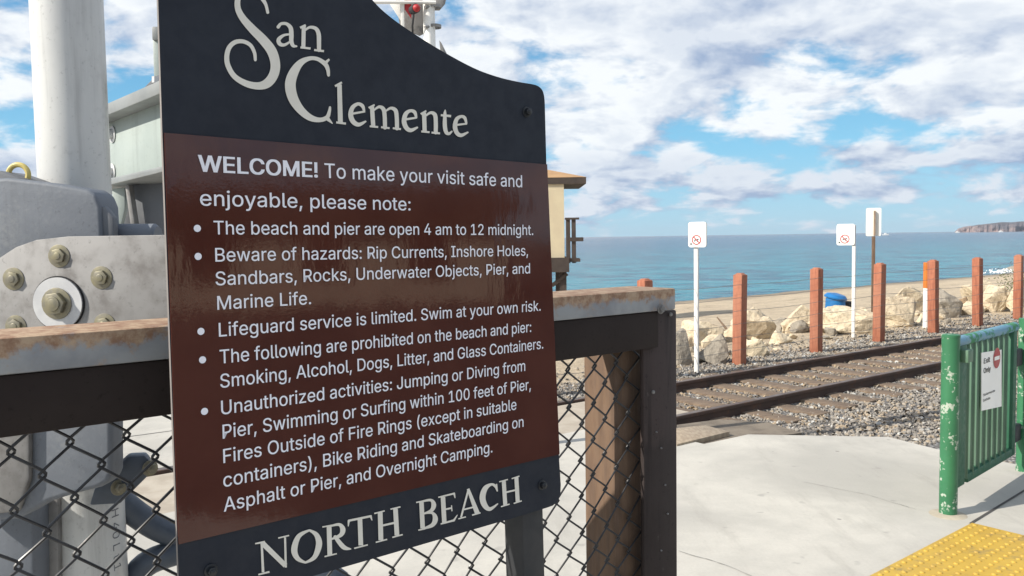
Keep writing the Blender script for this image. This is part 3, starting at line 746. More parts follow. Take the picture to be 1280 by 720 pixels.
# ------------------------------------------------------------------ boulders
def boulder(px, base, w, h, m, label, group=None, seed=0, sink=.25, pts=12, depth=.8):
    g = on_ground(px, base); k = g.y / F; W_, H_ = w * k * 1.10, h * k * 1.06
    rnd = random.Random(seed * 31 + 5); bm = bmesh.new()
    for _ in range(pts):
        while True:
            v = Vector((rnd.uniform(-1, 1), rnd.uniform(-1, 1), rnd.uniform(-1, 1)))
            if .6 < v.length < 1.0: break
        v = v.normalized() * rnd.uniform(.82, 1)
        bm.verts.new((v.x * W_ / 2 * 1.1, v.y * W_ / 2 * depth, v.z * H_ / 2 * (1 + sink) * 1.1))
    r = bmesh.ops.convex_hull(bm, input=bm.verts)
    bmesh.ops.delete(bm, geom=[v for v in bm.verts if not v.link_faces], context='VERTS')
    bmesh.ops.bevel(bm, geom=bm.edges[:], offset=min(W_, H_) * .02, segments=1, affect='EDGES', clamp_overlap=True)
    bmesh.ops.triangulate(bm, faces=bm.faces[:])
    for _ in range(2):
        bmesh.ops.subdivide_edges(bm, edges=[e for e in bm.edges if e.calc_length() > .07], cuts=1, use_grid_fill=True)
        bmesh.ops.triangulate(bm, faces=bm.faces[:])
    off = Vector((seed * 3.7, seed * 1.3, 0))
    for v in bm.verts:
        n = v.co.normalized(); a = noise.fractal(v.co * 3.0 + off, 1.0, 2.0, 5); b = noise.fractal(v.co * 9 + off, 1.0, 2.0, 3)
        v.co += n * (a * .075 + b * .03 - .05 * max(0, .25 - abs(noise.noise(v.co * 4.5 + off)) * 2.2)) * min(1.0, W_)
    me = bpy.data.meshes.new('boulder'); bm.to_mesh(me); bm.free()
    for p in me.polygons: p.use_smooth = True
    me.set_sharp_from_angle(angle=R(22)); me.materials.append(M[m])
    o = bpy.data.objects.new('boulder', me); COL.objects.link(o)
    zs = sorted(v.co.z for v in me.vertices); zt_m = zs[-1]; zlow = zs[int(len(zs) * .22)]
    zc = min(g.z + H_ * .92 - zt_m, terrain(g.x, g.y + W_ * .3) - zlow); o.location = (g.x, g.y + W_ * .3 * depth, zc)
    tag(o, label, 'boulder', group or 'boulders behind the red posts'); return o
BL = [
 (853, 457, 44, 74, 'rock_grey', 'tall grey shaded boulder right behind the fence post corner'),  # this and the next: shade is put into the grey rock colour
 (895, 455, 48, 42, 'rock_grey', 'rounded grey boulder just left of the red post closest to the fence'),
 (872, 432, 70, 46, 'rock', 'pale flat-topped boulder with driftwood lying on it'),
 (945, 446, 48, 32, 'rock', 'low pale boulder just right of the red post closest to the fence'),
 (958, 425, 76, 48, 'rock', 'large pale blocky boulder with a dark shaded right face'),
 (976, 430, 30, 17, 'rock', 'small pale wedge boulder in front of the blocky one'),
 (1001, 416, 46, 36, 'rock', 'pale boulder just left of the post beside the blue barrel'),
 (1002, 417, 26, 20, 'rock_grey', 'small dark boulder wedged under the pale ones'),
 (1068, 418, 96, 58, 'rock', 'widest pale boulder, behind the small white sign pole'),
 (1041, 420, 18, 16, 'rock_grey', 'small grey stone right of the post beside the blue barrel'),
 (1128, 409, 58, 42, 'rock', 'pale sloping boulder between the sign pole post and the marker'),
 (1140, 392, 50, 36, 'rock', 'pale boulder behind the marker post'),
 (1155, 404, 16, 15, 'rock', 'small white stone at the foot of the marker post'),
 (1188, 397, 46, 38, 'rock_grey', 'grey boulder just right of the post with the marker'),
 (1205, 390, 20, 24, 'rock_brown', 'brown boulder just left of the sixth red post'),
 (1224, 384, 54, 44, 'rock', 'pale peaked boulder rising behind a red post'),
 (1252, 390, 58, 42, 'rock', 'broad pale boulder left of the post at the right edge'),
 (1288, 392, 50, 42, 'rock', 'pale boulder cut by the right edge of the photo'),
 (1246, 366, 46, 26, 'rock', 'pale boulder on the sand behind the broad one'),
]
for i, (x, b, w, h, m, l) in enumerate(BL): boulder(x, b, w, h, m, l, seed=i + 1)
rr = random.Random(11)
for i in range(20):
    x = 853 + i * 21 + rr.uniform(-8, 8); b = 436 - (x - 880) * .13 - rr.uniform(-2, 12)
    boulder(x, b, rr.uniform(24, 40), rr.uniform(13, 22), rr.choice(['rock', 'rock', 'rock', 'rock_grey']), 'mid-sized boulder half hidden behind the large boulders of the rock pile', 'mid-sized boulders of the rock pile', seed=80 + i)
rr = random.Random(4)
for i in range(36):
    x = rr.uniform(850, 1270); b = 447 - (x - 880) * .13 - rr.uniform(-3, 26)
    boulder(x, b, rr.uniform(6, 20), rr.uniform(4, 12), rr.choice(['rock', 'rock', 'rock_grey']), 'small stone lying loose between the large boulders', 'small loose stones between the boulders', seed=40 + i)
g = on_ground(893, 428) + Vector((0, .1, 0)); k = g.y / F
mb = MB(); A_, B_ = on_y(880, 404, g.y), on_y(914, 419, g.y); mb.tube([A_, A_.lerp(B_, .5) + UP * .03, B_], [.03, .035, .02], 8); mb.tube([on_y(896, 396, g.y), on_y(908, 411, g.y)], [.012, .025], 7)
tag(mb.build('driftwood', 'drift', loc=A_), 'weathered driftwood branch lying on the pale boulders', 'driftwood')

# shrub and surf at the right edge
g = on_ground(1287, 372); k = g.y / F
rt = thing('shrub', g, 'olive green shrub growing among boulders at the right edge', 'shrub')
mb = MB(); rs = random.Random(3)
for i in range(1500):
    a, b2, c2 = rs.gauss(0, .42), rs.gauss(0, .36), abs(rs.gauss(.3, .3))
    p = g + Vector((a, b2, c2)); d = Vector((rs.uniform(-1, 1), rs.uniform(-1, 1), rs.uniform(-.3, 1))).normalized(); e = d.orthogonal().normalized()
    l = rs.uniform(.05, .1); mb.add([p, p + d * l * .5 + e * l * .25, p + d * l, p + d * l * .5 - e * l * .25], [[0, 1, 2, 3]])
mb.build('foliage', 'leaf', rt)
mb = MB()
for i in range(9): mb.tube([g - UP * .05, g + Vector((rs.uniform(-.4, .4), rs.uniform(-.3, .3), rs.uniform(.3, .7)))], [.016, .005], 5)
mb.build('stem', 'drift', rt)
g = on_z(1252, 341, SEA_Z); mb = MB()
for i in range(110):
    p = g + TD * rs.gauss(0, .9) + TN * rs.gauss(0, .35) + UP * abs(rs.gauss(.0, .13)); r = rs.uniform(.03, .10)
    mb.add([p + v * r for v in ico], icf, True)
tag(mb.build('surf', 'foam', loc=g), kind='stuff')
g2 = g + TD * 2.2; mb = MB(); mb.add([g2 + Vector((v.x * .9, v.y * .9, v.z * .55)) for v in ico], icf); tag(mb.build('sea_rock', 'rock_grey', loc=g2), 'dark wet rock in the shallows beside the white surf', 'rock')

# ------------------------------------------------------------------ lifeguard tower
TY = 25.0; k = TY / F
q = lambda x, y, d=0.0: on_y(x, y, TY) + Vector((0, d, 0))
lt = thing('lifeguard_tower', (q(665, 360).x, TY, terrain(q(665, 360).x, TY)), 'cream lifeguard tower with a tan roof and dark deck behind the sign', 'lifeguard tower')
c0 = q(703, 300).x; rx = q(705.5, 300).x; zt, zb = q(700, 229).z, q(700, 322).z; wdt = 2.6
mb = MB(); mb.box((rx - wdt / 2, TY + 1.3, (zt + zb) / 2), (wdt, 2.6, zt - zb)); mb.build('wall', 'stucco', lt)
mb = MB(); ro = q(732.5, 225).x - rx; zr = q(700, 229).z
mb.box((rx - wdt / 2, TY + 1.3, zr + .07), (wdt + 2 * ro, 2.7, .19)); rf = mb.build('fascia', 'darkwood', lt)
mb = MB(); a = ro + .02; x0, x1, y0, y1 = rx - wdt - a, rx + a, TY - .06, TY + 2.66; z0 = zr + .167; ap_ = Vector((rx - wdt / 2, TY + 1.3, z0 + .42))
mb.add([(x0, y0, z0), (x1, y0, z0), (x1, y1, z0), (x0, y1, z0), ap_ + Vector((-.5, 0, 0)), ap_ + Vector((.5, 0, 0))], [[0, 1, 5, 4], [1, 2, 5], [2, 3, 4, 5], [3, 0, 4], [3, 2, 1, 0]]); mb.build('roof', 'rooftan', lt)
mb = MB(); dx = q(711, 330).x; dz0, dz1 = q(700, 340).z, q(700, 322).z
mb.box(((rx - wdt - .2 + dx) / 2, TY + 1.25, (dz0 + dz1) / 2), (dx - (rx - wdt - .2), 2.9, dz1 - dz0)); mb.build('deck', 'darkwood', lt)
rl = MB(); xa, xb = q(706.5, 300).x, q(724, 300).x; za, zb_ = q(700, 273.5).z, q(700, 329).z
rl.box(((xa + xb) / 2, TY + .4, (zb_ + q(700, 322).z) / 2), (xb - xa + .05, .9, .10))
for x in (xa + .09, xb - .16):
    rl.box((x, TY + .02, (za + zb_) / 2), (.12, .12, za - zb_))
rl.box(((xa + xb) / 2, TY, za), (xb - xa, .17, .06)); rl.box(((xa + xb) / 2 + .12, TY - .06, q(700, 299.5).z), (xb - xa, .05, .12))
rl.build('railing', 'darkwood', lt)
zg = terrain(rx, TY) - .3
for x in (rx - wdt + .1, q(704, 350).x):
    for yy in (TY + .1, TY + 2.4):
        mb = MB(); mb.box((x, yy, (dz0 + zg) / 2), (.2, .2, dz0 - zg)); mb.build('leg', 'darkwood', lt)
mb = MB(); mb.tube([(q(690, 357).x, TY, q(690, 357).z), (q(709, 342).x, TY, q(709, 342).z)], .07, 4); mb.build('brace', 'darkwood', lt)

# ------------------------------------------------------------------ headland and boats
def headland():
    D = 3000; k = D / F; mb = MB()
    prof = [(1194, 289.2), (1198, 285.5), (1205, 283.2), (1214, 282.0), (1224, 280.5), (1236, 279.0), (1250, 278.0), (1266, 277.0), (1285, 276.2), (1320, 275.0), (1400, 273.5), (1600, 272), (2000, 268)]
    rows = []
    n = 320; rh = random.Random(2)
    for i in range(n):
        f = (i / (n - 1)) ** 1.6; x = 1194 + f * 700
        for (xa, ya), (xb, yb) in zip(prof, prof[1:]):
            if xa <= x <= xb: y = ya + (yb - ya) * (x - xa) / (xb - xa); break
        top = on_y(x, y, D); H = max(top.z - SEA_Z, .5)
        gul = noise.fractal(Vector((x * .22, 0, 0)), 1, 2, 4)
        col = []
        for z, d in ((-1, 0), (.15, 12), (.5, 22), (.8, 34), (.97, 60), (1.0, 110), (1.05, 500), (.9, 1500)):
            jit = (gul * 9 + noise.fractal(Vector((x * .05, z * 2.5, 9)), 1, 2, 4) * 22) * (1 if 0 <= z <= 1 else 0)
            zz = SEA_Z + (z * H if z >= 0 else -8) + (noise.fractal(Vector((x * .05, z * 2, 4)), 1, 2, 5) * H * .10 if z > 0.3 else 0)
            sc = (D + d + jit) / D; col.append(Vector((top.x * sc, D * sc, zz)))
        rows.append(col)
    m_ = len(rows[0]); vs = [v for r_ in rows for v in r_]
    mb.add(vs, [[i * m_ + j, (i + 1) * m_ + j, (i + 1) * m_ + j + 1, i * m_ + j + 1] for i in range(n - 1) for j in range(m_ - 1)])
    m, nt, b = new_mat('headland_cliff'); g = NT(nt)
    nz = g.N.new('ShaderNodeSeparateXYZ'); g.L.new(g.geo.outputs['Normal'], nz.inputs[0])
    c = g.mix(g.ramp(g.noise(.014, 5, .65, g.mapped((1, 1, 3))), .4, .6), (.34, .25, .225), (.21, .165, .165))  # distance haze is partly put into these mauve cliff and plant colours
    z = g.sepz()
    veg = g.math('ADD', g.math('MULTIPLY', z[0], .0011), g.math('ADD', g.math('MULTIPLY', z[2], .012), g.math('MULTIPLY', g.noise(.02, 5, .65), 1.2)))
    f = g.ramp(veg, 2.45, 2.85)
    g.L.new(g.mix(f, c, (.115, .108, .118)), b.inputs['Base Color']); b.inputs['Roughness'].default_value = 1.0
    b.inputs['Specular IOR Level'].default_value = 0
    struct(mb, 'headland', m)
headland()
def boat(px, Y, L, label):
    g = on_y(px, 292, Y); g.z = SEA_Z; rt = thing('motor_boat', g, label, 'boat', 'small white boats far out on the sea')
    X = Vector((1, 0, 0)); Yv = Vector((0, 1, 0))
    mb = MB(); hull = [(-.5, .14), (.5, .2), (.4, -.02), (-.46, -.02)]
    mb.prism([g + X * (x * L) + UP * (z * L) - Yv * L * .13 for x, z in hull], Yv * L * .26); mb.build('hull', 'white', rt)
    mb = MB(); mb.box(g + X * (-.05 * L) + UP * (.24 * L), (.36 * L, .2 * L, .2 * L), taper=.8); mb.build('cabin', 'white', rt)
    mb = MB(); mb.tube([g + UP * .3 * L, g + UP * .6 * L], .012 * L, 6); mb.build('mast', 'white', rt)
boat(1107, 1150, 8.5, 'white motor boat on the sea right of the tall sign'); boat(1197, 2300, 13, 'white boat below the seaward tip of the headland'); boat(1251, 2300, 13, 'white boat in front of the middle of the headland cliff')

# ------------------------------------------------------------------ fence
AF = R(51.4); e = Vector((math.sin(AF), math.cos(AF), 0)); fn = Vector((-math.cos(AF), math.sin(AF), 0)); FD = 1.21
fpt = lambda x, y, d=0.0: on_plane(x, y, fn, FD + d)
pR = fpt(843, 388); CAP_LO = (pR.z + fpt(0, 467).z) / 2; CAP_HI = CAP_LO + .047; RAIL_LO = (fpt(825, 435).z + fpt(0, 549).z) / 2
M['capmetal'] = rusty_cap()
print('fence', pR, CAP_LO, RAIL_LO, fpt(0, 467).z)
tR = e.dot(pR); tP0 = e.dot(fpt(805, 440, .012)); tP1 = e.dot(fpt(847, 440, .012)); tL = e.dot(fpt(0, 467)) - .55
fp = lambda t, d, z: e * t + fn * (FD + d) + UP * z
fe = thing('chain_link_fence', fp((tL + tR) / 2, .05, 0), 'dark brown timber fence with black chain link and a rusty steel cap', 'fence')
axf = (e, fn, UP)
CW = .135
mb = MB(); mb.box(fp((tL + tR) / 2, CW / 2 - .004, (CAP_LO + CAP_HI) / 2), (tR - tL, CW, CAP_HI - CAP_LO), axf); cap = mb.build('metal_cap', 'capmetal', fe, bevel=.004)
mb = MB(); mb.box(fp(tR + .003, .035, CAP_LO + .02), (.012, .02, .02), axf); bl = mb.hexbolt(fp(e.dot(fpt(824, 394)), -.004, CAP_LO + .004), -fn, .007, .006, 1.5); mb.build('bolt', 'galv', cap)
tRE = e.dot(fpt(824, 420))
mb = MB(); mb.box(fp((tL + tRE) / 2, .022, (CAP_LO + RAIL_LO) / 2), (tRE - tL, .04, CAP_LO - RAIL_LO - .002), axf); mb.build('top_rail', 'fencewood', fe, bevel=.003)
mb = MB(); mb.box(fp((tP0 + tP1) / 2, .014 + .006, (CAP_LO - .002) / 2), (tP1 - tP0, .013, CAP_LO - .004), axf)
po = mb.build('post', 'fencepost', fe, bevel=.005)
mb = MB()
for (x, y, r) in ((838, 393, .0045), (816, 490, .0045), (826, 560, .0022), (831, 606, .0022), (834, 642, .002), (826, 688, .002), (820, 540, .0018)):
    p = fpt(x, y, .012); mb.lathe(p, [(r, 0), (r * .9, .003), (0, .0045)], -fn, 10)
mb.build('screw', 'galv', po)
# lower rail
mb = MB(); mb.box(fp((tL + tP0) / 2, .06, .12), (tP0 - tL, .05, .09), axf); mb.build('bottom_rail', 'fencewood', fe, bevel=.003)
# brown post standing behind the mesh
BD = .056
tb0, tb1 = e.dot(fpt(768, 560, BD)), e.dot(fpt(803, 560, BD))
mb = MB(); mb.box(fp((tb0 + tb1) / 2, BD + .047, (CAP_LO - .004) / 2), (tb1 - tb0, .094, CAP_LO - .008), axf); mb.build('backing_post', 'backpost', fe, bevel=.004)
mb = MB(); mb.box(fp((tb1 + .002 + tP1 - .002) / 2, BD + .05, (CAP_LO - .004) / 2), (tP1 - tb1 - .006, .088, CAP_LO - .012), axf); mb.build('shade_filler', 'fencepost', fe, bevel=.004)  # added dark filler that hides the sunlit side of the post
# chain link
def chain_link():
    mb = MB(); w = .0352; hz = .0385; rw = .0022; D0 = .046
    t = tP0 + .02; z1, z0 = RAIL_LO + .05, .17; i = 0; rn = random.Random(5)
    while t > tL:
        pts = []; n = int((z1 - z0) / hz)
        for j in range(n + 1):
            right = (j + i) % 2 == 0
            tt = t - (0 if right else w); z = z1 - j * hz
            jit = Vector((noise.noise(Vector((tt * 7, z * 7, 1))), noise.noise(Vector((tt * 7, z * 7, 9))), noise.noise(Vector((tt * 7, z * 7, 5)))))
            p0 = fp(tt + jit.x * .006 + (.0040 if right else -.0040), D0 + jit.y * .006, z + jit.z * .006)
            # the bend: comes in at the front, hooks round and leaves at the back
            pts.append(p0 + UP * hz * .16 - fn * rw * 1.0 + e * ((-1 if right else 1) * .0042))
            pts.append(p0 + UP * hz * .03 - fn * rw * .5 + e * (0.0))
            pts.append(p0 - UP * hz * .07 + fn * rw * 1.0)
            pts.append(p0 - UP * hz * .16 + fn * rw * .7 + e * ((-1 if right else 1) * .0046))
        mb.tube(pts, rw, 6, False); t -= w; i += 1
    return mb.build('chain_link_mesh', 'mesh', fe)
chain_link()

# ------------------------------------------------------------------ the welcome sign
AS = R(48.5); se = Vector((math.sin(AS), math.cos(AS), 0)); sn = Vector((-math.cos(AS), math.sin(AS), 0)); SDIST = 1.085
face = -sn
spt = lambda x, y, d=0.0: on_plane(x, y, sn, SDIST - d) if False else on_plane(x, y, sn, SDIST) + face * d
def catmull(P, k=7, closed=False):
    out = []; n = len(P); rng = n if closed else n - 1
    for i in range(rng):
        if closed: p0, p1, p2, p3 = P[(i - 1) % n], P[i], P[(i + 1) % n], P[(i + 2) % n]
        else: p0, p1, p2, p3 = P[max(i - 1, 0)], P[i], P[i + 1], P[min(i + 2, n - 1)]
        for j in range(k):
            t = j / k
            out.append(tuple(.5 * (2 * b + (c - a) * t + (2 * a - 5 * b + 4 * c - d) * t * t + (3 * b - a - 3 * c + d) * t ** 3) for a, b, c, d in zip(p0, p1, p2, p3)))
    if not closed: out.append(tuple(P[-1]))
    return out
curve = [(193, -150), (240, -150), (300, -140), (350, -118), (395, -84), (430, -44), (465.5, 0), (484, 18), (505.5, 34), (535.5, 53.5), (560, 68), (584, 81), (604, 90), (627, 97.5), (649, 102.5), (664, 105), (672, 107.3), (677.5, 112), (680, 119), (681, 128)]
right = [(683, 205), (690, 385), (699, 575), (701, 606), (700.5, 618), (697, 627), (691, 632), (684, 634.5)]
curve = [curve[0]] + catmull(curve[1:], 4)
outline = curve + right + [(650, 645), (480, 694.5), (393, 719.5), (226, 768)] + [(224, 740), (203, 170)]
sg = thing('welcome_sign', (spt(440, 400).x, spt(440, 400).y, 0), 'large black and brown beach rules sign with a curved top', 'sign')
mb = MB(); mb.prism([spt(x, y) for x, y in outline], sn * .0055); board = mb.build('board', 'board', sg, mats=['boardedge'])
for p in board.data.polygons:
    if abs(p.normal.dot(sn)) < .5 and p.normal.dot(se) < -.5: p.material_index = 1  # paler colour on the left edge only
mb = MB(); mb.prism([spt(x, y, .0022) for x, y in ((204.6, 166), (683, 205.5), (698.6, 567.5), (222.6, 680))], sn * .002); mb.build('brown_panel', 'brown', sg)
# lettering traced as pen strokes; every stroke sits a hair above the last
kstroke = [0]
def stroke(mb, pts, off0, closed=False):
    P = catmull(pts, 8, closed) if len(pts) > 2 else [tuple(a + (b - a) * j / 4 for a, b in zip(pts[0], pts[1])) for j in range(5)]
    n = len(P); L_, R_ = [], []; off = off0 + kstroke[0] * 1.5e-5; kstroke[0] += 1
    for i, (x, y, w) in enumerate(P):
        a = P[(i - 1) % n] if closed else P[max(i - 1, 0)]; b = P[(i + 1) % n] if closed else P[min(i + 1, n - 1)]
        dx, dy = b[0] - a[0], b[1] - a[1]; l = math.hypot(dx, dy) or 1; nx, ny = -dy / l * w / 2, dx / l * w / 2
        L_.append(spt(x + nx, y + ny, off)); R_.append(spt(x - nx, y - ny, off))
    m_ = n if closed else n - 1
    mb.add(L_ + R_, [[i, (i + 1) % n, n + (i + 1) % n, n + i] for i in range(m_)])
    if not closed and len(pts) > 2:      # rounded terminals
        for (x, y, w), (x2, y2, _) in ((P[0], P[1]), (P[-1], P[-2])):
            mb.add([spt(x + math.cos(q_ * math.pi / 6) * w / 2, y + math.sin(q_ * math.pi / 6) * w / 2, off + 7e-6) for q_ in range(12)], [list(range(12))])
def zoomed(strokes, ox, oy, sc): return [[(ox + x / sc, oy + y / sc, w / sc) for x, y, w in s_] for s_ in strokes]
T1 = zoomed([
 [(385, 95, 22), (372, 40, 24), (350, 0, 30), (310, -50, 34), (240, -80, 36), (185, -55, 40), (160, 0, 42), (163, 70, 45), (200, 140, 52), (270, 220, 62), (350, 300, 70), (415, 385, 74), (442, 480, 72), (430, 560, 72), (385, 622, 70), (320, 645, 56), (230, 630, 48), (140, 578, 40), (90, 500, 38), (78, 430, 37), (95, 360, 36), (140, 318, 33), (200, 312, 30), (255, 340, 28), (285, 395, 26), (292, 450, 22)],
 [(464, 203, 26), (485, 180, 22), (525, 180, 24), (556, 210, 32), (562, 260, 34), (562, 310, 32), (575, 343, 26), (600, 348, 14)],
 [(555, 258, 14), (505, 266, 20), (467, 298, 30), (476, 330, 30), (510, 338, 22), (555, 312, 14)],
 [(655, 200, 30), (652, 358, 30)], [(628, 210, 18), (670, 190, 18)], [(630, 356, 16), (706, 365, 16)],
 [(660, 232, 14), (700, 206, 20), (745, 216, 28), (766, 255, 32), (769, 320, 32), (769, 376, 30)], [(733, 376, 16), (806, 385, 16)]], 270, 0, 6.0)
T2 = zoomed([
 [(345, 168, 18), (340, 130, 24), (322, 97, 28), (275, 68, 24), (225, 66, 26), (170, 95, 42), (127, 160, 60), (110, 230, 66), (127, 310, 62), (172, 380, 50), (230, 428, 40), (290, 443, 28), (335, 428, 26), (350, 392, 20), (354, 366, 14)],
 [(322, 96, 22), (350, 70, 12)], [(335, 432, 28), (370, 466, 5)],
 [(412, 225, 28), (418, 460, 30)], [(385, 236, 14), (427, 212, 12)], [(392, 458, 13), (452, 466, 13)],
 [(485, 406, 14), (570, 391, 12)], [(564, 388, 14), (553, 357, 22), (525, 345, 20), (492, 368, 26), (481, 412, 30), (496, 453, 30), (530, 472, 24), (572, 453, 12)],
 [(612, 360, 26), (620, 485, 26)], [(592, 370, 14), (628, 350, 10)], [(598, 482, 12), (650, 487, 12)],
 [(622, 385, 10), (655, 363, 17), (682, 377, 25), (690, 420, 25), (692, 490, 25)], [(668, 488, 12), (720, 494, 12)],
 [(695, 390, 10), (727, 371, 17), (756, 384, 25), (764, 425, 25), (766, 495, 25)], [(740, 494, 12), (790, 500, 12)],
 [(812, 441, 14), (888, 429, 12)], [(884, 427, 14), (874, 396, 22), (848, 387, 19), (820, 406, 26), (809, 450, 29), (822, 490, 28), (850, 507, 24), (890, 490, 12)],
 [(932, 398, 26), (936, 515, 26)], [(912, 408, 14), (946, 387, 10)], [(915, 514, 12), (966, 519, 12)],
 [(940, 420, 10), (972, 399, 17), (998, 411, 25), (1004, 450, 25), (1004, 520, 25)], [(978, 521, 12), (1030, 526, 12)],
 [(1062, 384, 8), (1060, 410, 20), (1060, 480, 26), (1068, 518, 24), (1085, 528, 18), (1103, 514, 10)], [(1035, 414, 13), (1098, 420, 15)],
 [(1125, 475, 12), (1196, 466, 12)], [(1192, 463, 13), (1182, 431, 20), (1160, 422, 18), (1132, 440, 24), (1122, 485, 28), (1134, 523, 26), (1160, 538, 22), (1200, 520, 11)]], 340, 60, 4.923)
T3 = zoomed([
 [(137, 508, 14), (146, 695, 17)], [(115, 710, 10), (187, 692, 12)], [(95, 511, 9), (158, 499, 14)], [(140, 506, 34), (290, 652, 32)], [(287, 470, 13), (292, 664, 14)], [(243, 475, 9), (313, 458, 9)],
 [(570, 400, 31), (575, 585, 31)], [(527, 404, 9), (590, 392, 9)], [(541, 594, 9), (620, 575, 9)],
 [(582, 397, 12), (635, 388, 20), (658, 418, 34), (645, 455, 26), (590, 480, 12)], [(610, 468, 24), (662, 532, 30), (708, 545, 9)],
 [(693, 364, 14), (843, 333, 14)], [(697, 362, 16), (693, 400, 5)], [(836, 330, 16), (846, 362, 5)], [(768, 350, 30), (774, 522, 30)], [(731, 541, 9), (819, 518, 9)],
 [(898, 308, 31), (903, 488, 31)], [(860, 317, 9), (927, 300, 9)], [(870, 502, 9), (943, 483, 9)], [(905, 396, 13), (1002, 374, 13)]], 300, 580, 5.145)
T3c = zoomed([[(432, 428, 15), (372, 465, 30), (345, 545, 40), (362, 600, 32), (405, 627, 17), (430, 626, 16), (478, 592, 30), (504, 515, 40), (490, 458, 32), (455, 430, 18)]], 300, 580, 5.145)
T4 = zoomed([
 [(70, 285, 30), (80, 458, 30)], [(38, 289, 9), (102, 274, 9)], [(50, 470, 9), (117, 452, 9)],
 [(237, 242, 29), (245, 412, 29)], [(203, 246, 9), (250, 236, 9)], [(217, 424, 9), (262, 413, 11)],
 [(245, 238, 12), (298, 231, 18), (316, 262, 31), (300, 298, 22), (252, 318, 11)], [(262, 314, 11), (308, 314, 18), (326, 350, 33), (308, 390, 26), (252, 413, 12)],
 [(375, 210, 29), (384, 377, 29)], [(345, 213, 9), (452, 187, 12)], [(446, 186, 14), (453, 218, 5)], [(380, 292, 11), (432, 281, 11)], [(430, 264, 7), (433, 302, 7)], [(360, 384, 9), (450, 359, 14)], [(444, 362, 14), (468, 325, 5)],
 [(537, 168, 12), (491, 342, 12)], [(536, 158, 18), (596, 316, 32)], [(505, 292, 10), (574, 275, 11)], [(474, 351, 8), (522, 338, 8)], [(562, 327, 9), (616, 312, 9)],
 [(723, 172, 8), (712, 142, 18), (685, 130, 16), (647, 155, 32), (629, 210, 38), (642, 262, 36), (676, 288, 24), (726, 255, 8)], [(719, 126, 8), (724, 174, 8)],
 [(765, 106, 26), (775, 262, 26)], [(736, 113, 8), (792, 98, 8)], [(747, 273, 8), (803, 256, 8)], [(772, 182, 11), (850, 164, 11)], [(846, 84, 26), (855, 242, 26)], [(816, 93, 8), (866, 76, 8)], [(829, 252, 8), (881, 235, 8)]], 480, 580, 5.142)
mb = MB()
for s_ in T1 + T2: stroke(mb, s_, .0012)
mb.build('title_lettering', 'cream', sg)
kstroke[0] = 0; mb = MB()
for s_ in T3 + T4: stroke(mb, s_, .0012)
for s_ in T3c: stroke(mb, s_, .0012, True)
mb.build('place_lettering', 'cream', sg)
LINES = [('WELCOME!', 246.7, 214.3, 396, 221.9, 20.3, .042), ('To make your visit safe and', 404.5, 222.4, 651.2, 234.3, 18.2, .009), ('enjoyable, please note:', 249, 257, 511.8, 263.2, 19.2, .009),
 ('The beach and pier are open 4 am to 12 midnight.', 266, 293, 665, 293.8, 17.0, .008), ('Beware of hazards: Rip Currents, Inshore Holes,', 268, 327, 658.5, 319.5, 17, .008), ('Sandbars, Rocks, Underwater Objects, Pier, and', 268.4, 356.6, 661, 341.6, 17, .008),
 ('Marine Life.', 270.5, 387, 387.6, 380, 17, .008), ('Lifeguard service is limited. Swim at your own risk.', 272.5, 420.7, 674.3, 388.2, 17.2, .008), ('The following are prohibited on the beach and pier:', 273.6, 454.3, 662.5, 414.7, 17.2, .008),
 ('Smoking, Alcohol, Dogs, Litter, and Glass Containers.', 274.3, 484.6, 677.5, 435.5, 17.2, .008), ('Unauthorized activities: Jumping or Diving from', 275.4, 518, 655, 463.3, 17.4, .008), ('Pier, Swimming or Surfing within 100 feet of Pier,', 277.2, 548, 662, 486.6, 17.4, .008),
 ('Fires Outside of Fire Rings (except in suitable', 278, 578.4, 644, 511.5, 17.4, .008), ('containers), Bike Riding and Skateboarding on', 278, 608.4, 652.9, 533, 17.4, .008), ('Asphalt or Pier, and Overnight Camping.', 278.6, 639, 614, 565, 17.4, .008)]
mb = MB()
for body, x0, y0, x1, y1, cap_px, bold in LINES:
    p0, p1 = spt(x0, y0, .0032), spt(x1, y1, .0032); d = p1 - p0; up = spt(x0 - cap_px * .03, y0 - cap_px, .0032) - p0
    put_text(mb, body, p0, d.normalized(), up.normalized(), d.length, up.length, face, 0.0, bold)
for x, y in ((245.5, 285.5), (246.5, 320.5), (250, 414), (252, 449.5), (254.5, 513.8)):
    disc(mb, spt(x, y, .0032), se, UP, .0047, face, 0)
mb.build('notice_lettering', 'lilac', sg)
for x, y in ((658, 140), (677, 606), (263, 713)):
    mb = MB(); mb.hexbolt(spt(x, y, .0002), face, .0068, .007, 1.35); mb.build('bolt', 'bolt_black', sg, bevel=.0008)
for xb, xt, yb in ((668, 652, 700), (265, 244, 760)):
    wd = .052; pb, pt = on_plane(xb, yb, sn, SDIST + .0085), on_plane(xt, 130 if xb > 500 else 20, sn, SDIST + .0085)
    ld_ = (pt - pb).normalized(); foot = pb - ld_ * ((pb.z + .02) / ld_.z); hw = se * (wd / 2)
    mb = MB(); mb.prism([foot - hw, foot + hw, pt + hw, pt - hw], sn * wd); mb.build('post', 'signpost', sg, bevel=.004)

# ------------------------------------------------------------------ railway crossing gate on the left
MY = 1.80; mc = on_y(97, 300, MY); MR = .0705
cg = thing('crossing_gate', (mc.x, mc.y, 0), 'railway crossing gate mechanism on a thick pale metal mast behind the fence', 'crossing gate')
mb = MB(); mb.tube([Vector((mc.x, mc.y, z)) for z in (0, 1, 2, 3.6)], MR, 40); mast = mb.build('mast', 'mast', cg)
mb = MB(); mb.lathe((mc.x, mc.y, 0), [(.2, 0), (.2, .03), (.11, .05), (.085, .16), (.0712, .17)], UP, 24); mb.build('mast_base', 'casting_dark', cg)
